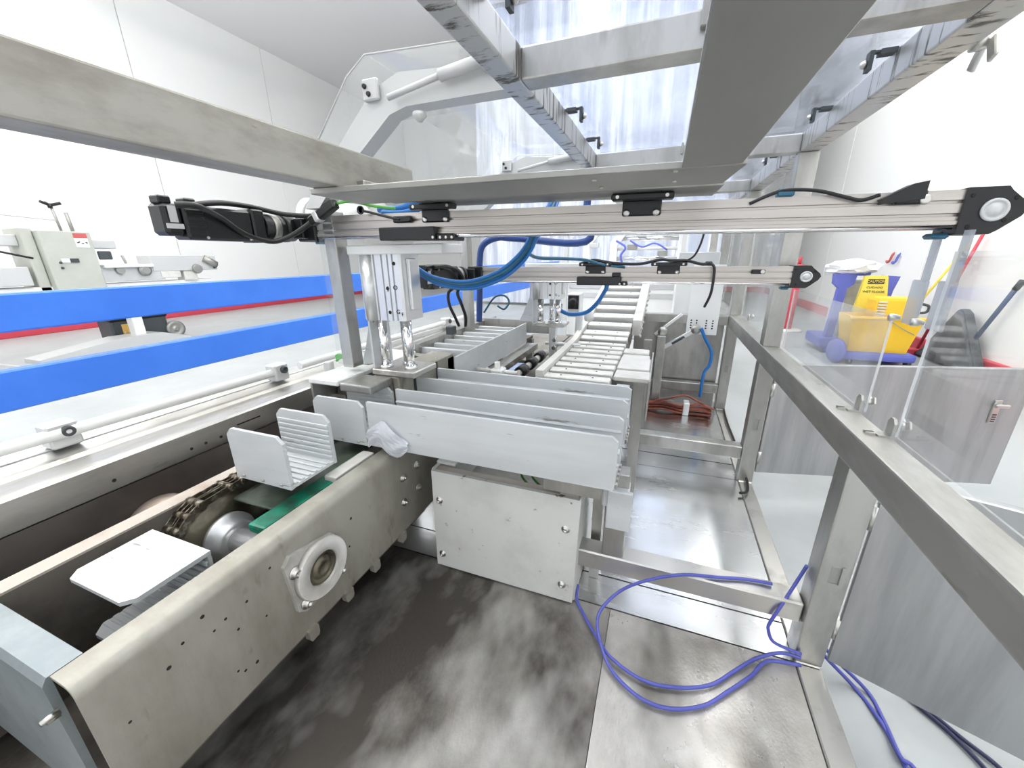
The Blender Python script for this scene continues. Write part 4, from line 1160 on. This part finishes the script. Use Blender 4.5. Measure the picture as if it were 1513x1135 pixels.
hose([(-0.866, 1.860, -0.276), (-0.806, 1.860, -0.198), (-0.750, 1.860, -0.186), (-0.724, 1.860, -0.216), (-0.751, 1.860, -0.254), (-0.788, 1.860, -0.238)], 0.005, TEALH, 'small teal hose coil left of the far lift cylinder')
hose([(0.250, 2.700, -0.443), (0.281, 2.700, -0.506), (0.328, 2.700, -0.590), (0.328, 2.700, -0.680), (0.303, 2.700, -0.737), (0.30, 2.70, -0.90)], 0.010, BLUEH, 'blue hose hanging down from the perforated plate at the back')
hose([(-0.865, 1.100, 0.147), (-0.788, 1.100, 0.147), (-0.726, 1.120, 0.165), (-0.654, 1.140, 0.174), (-0.50, 1.3, 0.20), (-0.42, 1.7, 0.315)], 0.010, BLUEH, 'blue hose lying on top of the near linear drive, left of its bracket')
hose([(-0.845, 1.090, 0.137), (-0.758, 1.090, 0.133), (-0.672, 1.110, 0.157), (-0.625, 1.130, 0.170), (-0.47, 1.3, 0.19), (-0.39, 1.7, 0.315)], 0.009, BLUEH, 'second blue hose lying on top of the near linear drive')
hose([(0.40, 1.70, -0.985), (0.44, 1.76, -0.985), (0.455, 2.1, -0.985), (0.452, 2.5, -0.985), (0.46, 2.75, -0.985)], 0.006, RUBBER, 'black cable along the right edge of the base', 'cable')

# white sleeve behind the motor (air duct elbow)
b = B(); cyl(b, (-1.17, 1.14, 0.145), (-0.98, 1.16, 0.120), 0.052, seg=20); cyl(b, (-1.20, 1.14, 0.150), (-1.17, 1.14, 0.145), 0.056, seg=20)
bar(b, (-0.98, 1.16, 0.118), (-0.92, 1.2, 0.18), 0.05, 0.03)
single('white_duct', b, PALE, 'white round duct piece behind the near motor plug', 'duct')

# ------------------------------------------------------------------ blue guard rail on the left
gr = thing('guard_rail', 'long blue two-board guard rail in front of the left wall', 'guard rail', (-2.25, 3.0, FZ))
b = B(); box(b, -2.26, -2.20, -1.2, 8.75, -0.520, -0.372, 0.006); obj('board', b, BLUE, gr)
b = B(); box(b, -2.26, -2.20, -1.2, 8.75, -0.238, -0.103, 0.006); obj('board', b, BLUE, gr)
for y in (-0.8, 4.6, 7.2, 8.6):
    b = B(); box(b, -2.33, -2.265, y - 0.03, y + 0.03, FZ, -0.12, 0.004); obj('rail_post', b, PALE, gr)

# ------------------------------------------------------------------ labelling machine far left
S = 2.03
lm = thing('labelling_machine', 'sage-grey packing head on a long grey boom, beyond the blue guard rail', 'machine', (-6.7, 2.9, FZ))
def bx(name, y0, y1, z0, z1, m=LGREY, x0=-6.9, x1=-6.5, bev=0.008, par=None):
    b = B(); box(b, x0, x1, y0, y1, z0, z1, bev); return obj(name, b, m, par or lm)
hd = bx('head_cabinet', 2.42, 2.86, -0.40, 0.345, SAGE, -6.95, -6.50)
bx('cabinet_side', 2.32, 2.415, -0.38, 0.37, SAGE, -6.97, -6.60)
bx('boom', 1.0, 2.32, 0.18, 0.30, LGREY, -6.9, -6.7)
bx('boom', 2.86, 3.13, 0.16, 0.26, LGREY, -6.8, -6.62)
bx('infeed_box', 1.2, 2.27, -0.24, -0.04, LGREY, -6.9, -6.55)
bx('outfeed_box', 2.86, 3.55, -0.24, -0.06, LGREY, -6.8, -6.56)
bx('end_box', 3.42, 4.28, -0.13, 0.085, LGREY, -6.85, -6.55)
bx('bed', 1.0, 4.2, -0.40, -0.26, PALE, -6.9, -6.6)
bx('dark_panel', 2.90, 3.03, 0.03, 0.13, DARKG, -6.58, -6.55)
b = B(); lathe(b, (-6.55, 3.32, -0.11), (1, 0, 0), [(0, 0.07), (0.03, 0.07), (0.03, 0.05), (0.05, 0.045)], 24); lathe(b, (-6.55, 3.06, -0.10), (1, 0, 0), [(0, 0.05), (0.03, 0.045)], 20); obj('roller_disc', b, DULL, lm)
bx('roller_bracket', 2.90, 3.42, -0.07, -0.03, PALE, -6.62, -6.50)
b = B(); cyl(b, (-6.70, 2.70, 0.34), (-6.70, 2.68, 0.63), 0.013, seg=10); cyl(b, (-6.70, 2.80, 0.34), (-6.70, 2.79, 0.56), 0.018, seg=10); cyl(b, (-6.6, 3.17, -0.02), (-6.6, 3.15, 0.08), 0.014, seg=10); obj('adjuster_screw', b, DULL, lm)
b = B()
for k in range(3):
    a_ = k * 2 * PI / 3 + 0.4
    cyl(b, (-6.70, 2.675, 0.63), (-6.70 + 0.05 * math.sin(a_), 2.675 + 0.10 * math.cos(a_), 0.66), 0.016, seg=8)
cyl(b, (-6.70, 2.675, 0.60), (-6.70, 2.675, 0.65), 0.022, seg=10); obj('star_knob', b, BLACK, lm)
b = B(); box(b, -6.499, -6.494, 2.70, 2.82, 0.17, 0.27); st = obj('warning_label', b, PALE, hd, 'small white label with a red heading')
b = B(); box(b, -6.4935, -6.492, 2.70, 2.82, 0.275, 0.325); obj('label_heading', b, REDINK, hd)
b = B(); obox(b, (-6.4925, 2.73, 0.225), (0.002, 0.03, 0.012), Matrix.Rotation(0.5, 3, 'X')); obox(b, (-6.4925, 2.765, 0.215), (0.002, 0.02, 0.010)); obox(b, (-6.4925, 2.80, 0.222), (0.002, 0.02, 0.012), Matrix.Rotation(-0.5, 3, 'X')); obj('label_marks', b, INK, hd)
b = B(); box(b, -6.499, -6.488, 2.53, 2.60, 0.0, 0.045); obj('display_frame', b, PALE, hd)
b = B(); box(b, -6.499, -6.488, 2.605, 2.68, 0.0, 0.045); obj('display', b, DARKG, hd)
b = B()
for y, z in ((2.52, -0.0), (2.52, -0.06)): lathe(b, (-6.499, y, z), (1, 0, 0), [(0, 0.014), (0.012, 0.012)], 12)
obj('push_button', b, DARKG, hd)
b = B(); cyl(b, (-6.55, 4.10, 0.04), (-6.50, 4.24, -0.06), 0.05, seg=18); lathe(b, (-6.55, 3.98, -0.11), (1, 0, 0), [(0, 0.07), (0.03, 0.06)], 18); obj('motor_cap', b, DULL, lm)
b = B(); cyl(b, (-6.56, 4.24, -0.06), (-6.56, 4.26, -0.075), 0.052, seg=18); obj('cap_ring', b, BLACK, lm)
bx('cream_gearbox', 3.50, 3.75, -0.22, -0.13, SLAT, -6.75, -6.55); bx('cream_gearbox', 3.80, 3.98, -0.27, -0.13, SLAT, -6.75, -6.57)
b = B(); tube(b, [(-6.6, 1.6, 0.31), (-6.6, 2.0, 0.16), (-6.6, 2.35, 0.05)], 0.012, 6); obj('machine_cable', b, RUBBER, lm)
b = B(); tube(b, [(-6.7, 1.0, 0.56), (-6.7, 1.9, 0.52), (-6.7, 2.70, 0.47)], 0.009, 6); obj('wire', b, SEAM, lm)
bx('column', 3.10, 3.22, FZ + 0.05, -0.40, PALE, -6.86, -6.72)
b = B(); prism(b, [(2.1, FZ), (2.1, FZ + 0.05), (2.9, FZ + 0.16), (3.35, FZ + 0.16), (3.7, FZ + 0.05), (3.7, FZ)], 'x', -6.98, -6.62); obj('stand_foot', b, LGREY, lm)
bx('column', 1.40, 1.50, FZ + 0.05, -0.40, PALE, -6.86, -6.72)
b = B(); prism(b, [(0.9, FZ), (0.9, FZ + 0.05), (1.3, FZ + 0.12), (1.7, FZ + 0.12), (2.0, FZ)], 'x', -6.98, -6.62); obj('stand_foot', b, LGREY, lm)

# black wheeled battery case by the left wall
bc = thing('battery_case', 'black wheeled case with an amber sticker, on the floor between the blue boards', 'case', (-7.2, 3.3, FZ))
b = B(); box(b, -7.35, -7.02, 2.99, 3.66, FZ + 0.03, FZ + 0.36, 0.02); ba = obj('case_body', b, DARKG, bc)
b = B(); box(b, -7.37, -7.00, 2.97, 3.68, FZ + 0.33, FZ + 0.42, 0.02); obj('lid', b, BLACK, bc)
b = B(); box(b, -7.019, -7.014, 3.10, 3.24, FZ + 0.10, FZ + 0.29); sk = obj('sticker', b, AMBER, ba)
text('sticker_text', 'LD', 0.09, PALE, sk, (-7.012, 3.165, FZ + 0.16), FACE_X)
b = B(); lathe(b, (-7.06, 3.74, FZ + 0.125), (1, 0, 0), [(0, 0.125), (0.06, 0.125), (0.06, 0.08), (0.05, 0.07), (0.05, 0.03), (0.07, 0.025)], 26); obj('wheel', b, DULL, bc)
b = B(); cyl(b, (-7.30, 3.70, FZ + 0.125), (-7.02, 3.70, FZ + 0.125), 0.02, seg=10); obj('axle', b, DARKG, bc)
for y in (3.06, 3.58):
    b = B(); box(b, -7.12, -7.03, y - 0.04, y + 0.04, FZ, FZ + 0.04); obj('case_foot', b, BLACK, bc)

# ------------------------------------------------------------------ cleaning gear by the right wall
jc = thing('janitor_cart', 'blue janitor cart with bin bags behind the yellow mop bucket', 'cart', (2.1, 5.65, FZ))
b = B(); box(b, 1.78, 2.55, 5.45, 6.0, FZ + 0.06, FZ + 0.18, 0.03, 2); obj('cart_deck', b, BLUEP, jc)
b = B()
prism(b, [(1.79, -0.23), (2.00, -0.20), (1.98, -0.34), (1.93, -0.38), (1.905, -0.95), (1.83, -0.95), (1.855, -0.38), (1.80, -0.33)], 'y', 5.50, 5.58); obj('cart_upright', b, BLUEP, jc)
b = B(); prism(b, [(2.235, -0.24), (2.37, -0.25), (2.34, -0.40), (2.30, -0.95), (2.24, -0.95), (2.25, -0.40)], 'y', 5.50, 5.58); obj('cart_upright', b, BLUEP, jc)
b = B(); box(b, 1.95, 2.12, 5.52, 5.56, -0.245, -0.205, 0.01); obj('cart_handle', b, BLUEP, jc)
b = B(); box(b, 1.94, 2.23, 5.6, 5.95, -0.94, -0.30, 0.03); obj('bin_liner', b, SLAT, jc)
b = B()
r_ = bmesh.ops.create_icosphere(b, subdivisions=3, radius=1.0)
for v in r_['verts']:
    n_ = 1 + 0.16 * math.sin(v.co.x * 7 + 1) * math.sin(v.co.z * 9) + 0.08 * random.random()
    v.co = Vector((1.97 + v.co.x * 0.24 * n_, 5.62 + v.co.y * 0.18 * n_, -0.155 + v.co.z * 0.085 * n_))
obj('bin_bag', b, RAG, jc)
for x in (1.85, 2.48):
    b = B(); lathe(b, (x, 5.50, FZ + 0.05), (1, 0, 0), [(0, 0.05), (0.03, 0.05)], 14); obj('castor', b, BLUEP, jc)

mk = thing('mop_bucket', 'yellow mop bucket with wringer and blue bumper base', 'bucket', (2.2, 5.2, FZ))
b = B()
def tub(b, x0, x1, y0, y1, z0, z1, taper, th=0.015):
    o0 = [(x0 + taper, y0 + taper), (x1 - taper, y0 + taper), (x1 - taper, y1 - taper), (x0 + taper, y1 - taper)]
    o1 = [(x0, y0), (x1, y0), (x1, y1), (x0, y1)]
    vs = [[b.verts.new((p[0], p[1], z)) for p in o] for o, z in ((o0, z0), (o1, z1))]
    i1 = [b.verts.new((p[0] + (th if k in (0, 3) else -th), p[1] + (th if k < 2 else -th), z1)) for k, p in enumerate(o1)]
    i0 = [b.verts.new((p[0] + (th if k in (0, 3) else -th), p[1] + (th if k < 2 else -th), z0 + th)) for k, p in enumerate(o0)]
    L_ = [vs[0], vs[1], i1, i0]
    for q in range(3):
        for k in range(4):
            j = (k + 1) % 4
            b.faces.new((L_[q][k], L_[q][j], L_[q + 1][j], L_[q + 1][k]))
    b.faces.new(list(reversed(vs[0]))); b.faces.new(i0)
tub(b, 1.84, 2.42, 4.95, 5.30, FZ + 0.13, -0.62, 0.05); tb_ = obj('tub', b, YEL, mk)
b = B(); box(b, 1.82, 2.44, 4.93, 4.96, -0.645, -0.615, 0.008); obj('tub_rim', b, YEL, tb_)
b = B(); box(b, 2.02, 2.34, 4.98, 5.20, -0.63, -0.43, 0.03, 2); wr_ = obj('wringer', b, YEL, mk)
b = B()
for k in range(6): box(b, 2.03, 2.10, 4.965, 4.98, -0.62 + k * 0.028, -0.606 + k * 0.028)
obj('wringer_slot', b, SLAT, wr_)
b = B(); tube(b, [(2.34, 5.0, -0.48), (2.42, 4.98, -0.50), (2.42, 4.98, -0.56), (2.35, 4.98, -0.57)], 0.012, 7); obj('wringer_handle', b, DARKG, wr_)
b = B(); tube(b, [(2.12, 4.94, -0.63), (2.25, 4.93, -0.72), (2.36, 4.93, -0.78)], 0.005, 6); obj('bail', b, DULL, mk)
b = B(); box(b, 1.84, 2.44, 4.93, 5.33, FZ + 0.05, FZ + 0.135, 0.03, 2); obj('bumper_base', b, BLUEP, mk)
b = B(); lathe(b, (1.80, 5.0, FZ + 0.13), (-1, -0.3, 0), [(0, 0.13), (0.03, 0.12), (0.03, 0.06)], 20); obj('side_wheel', b, BLUEP, mk)
for x in (1.9, 2.38):
    b = B(); lathe(b, (x, 4.98, FZ + 0.045), (1, 0, 0), [(0, 0.045), (0.03, 0.045)], 14); obj('castor', b, DARKG, mk)

ws = thing('wet_floor_sign', 'folding yellow wet floor sign standing on the mop bucket', 'sign', (2.13, 5.38, -0.7))
b = B(); prism(b, [(1.98, -0.80), (2.31, -0.80), (2.215, -0.25), (2.205, -0.235), (2.03, -0.235), (2.02, -0.25)], 'y', 5.37, 5.385); fp = obj('front_leaf', b, YELP, ws)
b = B(); box(b, 2.05, 2.19, 5.365, 5.369, -0.32, -0.272); cp = obj('caption_band', b, INK, fp)
text('sign_text', 'CAUTION', 0.036, YELP, cp, (2.12, 5.3635, -0.297), FACE_Y)
text('sign_text', 'CUIDADO', 0.030, INK, fp, (2.12, 5.368, -0.36), FACE_Y)
text('sign_text', 'WET FLOOR', 0.034, INK, fp, (2.12, 5.368, -0.405), FACE_Y)
b = B(); prism(b, [(1.98, -0.80), (2.31, -0.80), (2.21, -0.24), (2.02, -0.24)], 'y', 5.41, 5.42); obj('rear_leaf', b, YELP, ws)

def pole(name, p, q, r, m, label, cat, tip=None):
    t = thing(name, label, cat, q)
    b = B(); cyl(b, p, q, r, seg=10); obj('handle', b, m, t)
    return t
t = pole('floor_brush', (2.84, 5.36, 0.16), (2.78, 5.68, -1.06), 0.014, REDP, 'red-handled brush leaning on the right wall', 'brush')
b = B(); box(b, 2.62, 2.85, 5.64, 5.74, FZ, -1.05, 0.01); obj('brush_head', b, REDP, t)
t = pole('floor_mop', (2.84, 5.50, 0.08), (2.60, 5.95, -1.05), 0.013, YELP, 'yellow-handled mop leaning on the right wall', 'mop')
b = B(); box(b, 2.48, 2.74, 5.90, 6.02, FZ, -1.04, 0.02); obj('mop_head', b, GREYC, t)
t = thing('floor_squeegee', 'grey cloth-covered floor dryer with dark handle against the right wall', 'squeegee', (2.8, 5.1, FZ))
b = B(); prism(b, [(5.17, -0.53), (5.10, -0.56), (4.66, -1.11), (5.70, -1.11), (5.56, -1.02)], 'x', 2.74, 2.84)
bmesh.ops.bevel(b, geom=b.edges[:], offset=0.02, segments=2, affect='EDGES'); obj('cloth', b, GREYC, t)
b = B(); cyl(b, (2.80, 4.98, -0.92), (2.84, 4.72, -0.28), 0.018, seg=10); obj('handle', b, mat('dark_blue_grey', (0.08, 0.11, 0.18), 0.4), t)
b = B(); cyl(b, (2.84, 4.74, -0.32), (2.845, 4.705, -0.245), 0.023, seg=10); obj('grip', b, DARKG, t)
for k, (y, z) in enumerate(((7.02, -0.065), (6.86, -0.075))):
    t = thing('wall_hook', ('left' if k == 0 else 'right') + ' small dark hook on the right wall above the janitor cart', 'hook', (2.89, y, z), 'wall hooks')
    b = B(); tube(b, [(2.895, y, z + 0.06), (2.87, y, z + 0.03), (2.86, y + 0.01, z - 0.04), (2.86, y + 0.06, z - 0.07), (2.86, y + 0.09, z - 0.05)], 0.014, 7); obj('hook', b, REDINK if k == 0 else BLUEP, t)
    b = B(); box(b, 2.885, 2.90, y - 0.02, y + 0.02, z + 0.02, z + 0.09, 0.004); obj('hook_plate', b, PALE, t)
t = thing('bollard', 'pale red bollard standing by the right wall behind the guard frame', 'bollard', (1.82, 7.0, FZ))
b = B(); cyl(b, (1.82, 7.0, FZ + 0.02), (1.82, 7.0, -0.15), 0.065, seg=20); obj('pillar', b, REDP, t)
b = B(); lathe(b, (1.82, 7.0, FZ), (0, 0, 1), [(0, 0.2), (0.02, 0.2), (0.03, 0.1)], 20); obj('foot', b, PALE, t)
b = B(); cyl(b, (1.82, 7.0, -0.15), (1.82, 7.0, -0.05), 0.02, seg=12); obj('pillar_tip', b, REDP, t)

# ------------------------------------------------------------------ white packing machine at the far end
pm = thing('packing_machine', 'white packing machine with chrome bars and air lines at the far end', 'machine', (-0.5, 5.6, FZ))
b = B(); box(b, -1.3, 0.20, 5.6, 6.6, FZ, -0.20, 0.02); obj('cabinet', b, PALE, pm)
for k, z in enumerate((0.30, 0.20, 0.08, -0.04)):
    b = B(); cyl(b, (-0.62, 5.5, z), (0.12, 5.5, z), 0.028 if k % 2 else 0.02, seg=12); obj('cross_bar', b, CHROME if k % 2 else PALE, pm)
for x in (-1.05, -0.70):
    b = B(); prism(b, [(x, -0.2), (x + 0.09, -0.2), (x + 0.09, 0.12), (x + 0.30, 0.40), (x + 0.22, 0.44), (x, 0.16)], 'y', 5.45, 5.55); obj('curved_arm', b, PALE, pm)
for x, z, m in ((-0.9, 0.13, LGREY), (-0.32, 0.25, LGREY), (0.06, 0.25, LGREY), (-0.05, 0.02, DULL), (-0.42, 0.10, DULL)):
    b = B(); box(b, x - 0.06, x + 0.06, 5.4, 5.47, z - 0.03, z + 0.03, 0.006); obj('valve', b, m, pm)
b = B()
tube(b, [(-0.62, 5.4, 0.18), (-0.5, 5.38, 0.10), (-0.55, 5.38, 0.0), (-0.52, 5.4, -0.12)], 0.014, 6); tube(b, [(-0.45, 5.4, 0.18), (-0.30, 5.38, 0.10), (-0.15, 5.38, 0.14), (0.0, 5.4, 0.06)], 0.012, 6)
obj('air_line', b, BLUEP, pm)
for x in (0.16, -1.3):
    b = B(); box(b, x, x + 0.05, 5.42, 5.48, FZ, 0.5); obj('upright', b, LGREY, pm)
b = B(); box(b, -1.3, 0.21, 5.42, 5.48, 0.46, 0.51); obj('top_bar', b, LGREY, pm)
for z in (-0.28, -0.40, -0.52):
    b = B(); box(b, -1.25, 0.15, 5.585, 5.6, z - 0.035, z + 0.035, 0.004); obj('drawer_strip', b, ALUW, pm)

ib = thing('infeed_box', 'white sheet-metal infeed box behind the far linear drive', 'box', (0.45, 3.7, FZ))
b = B(); box(b, 0.10, 0.40, 3.60, 3.66, -0.12, 0.02, 0.006); obj('front_panel', b, LGREY, ib)
b = B(); box(b, 0.10, 0.40, 3.66, 4.2, PZ, -0.13, 0.006); obj('cabinet', b, PALE, ib)
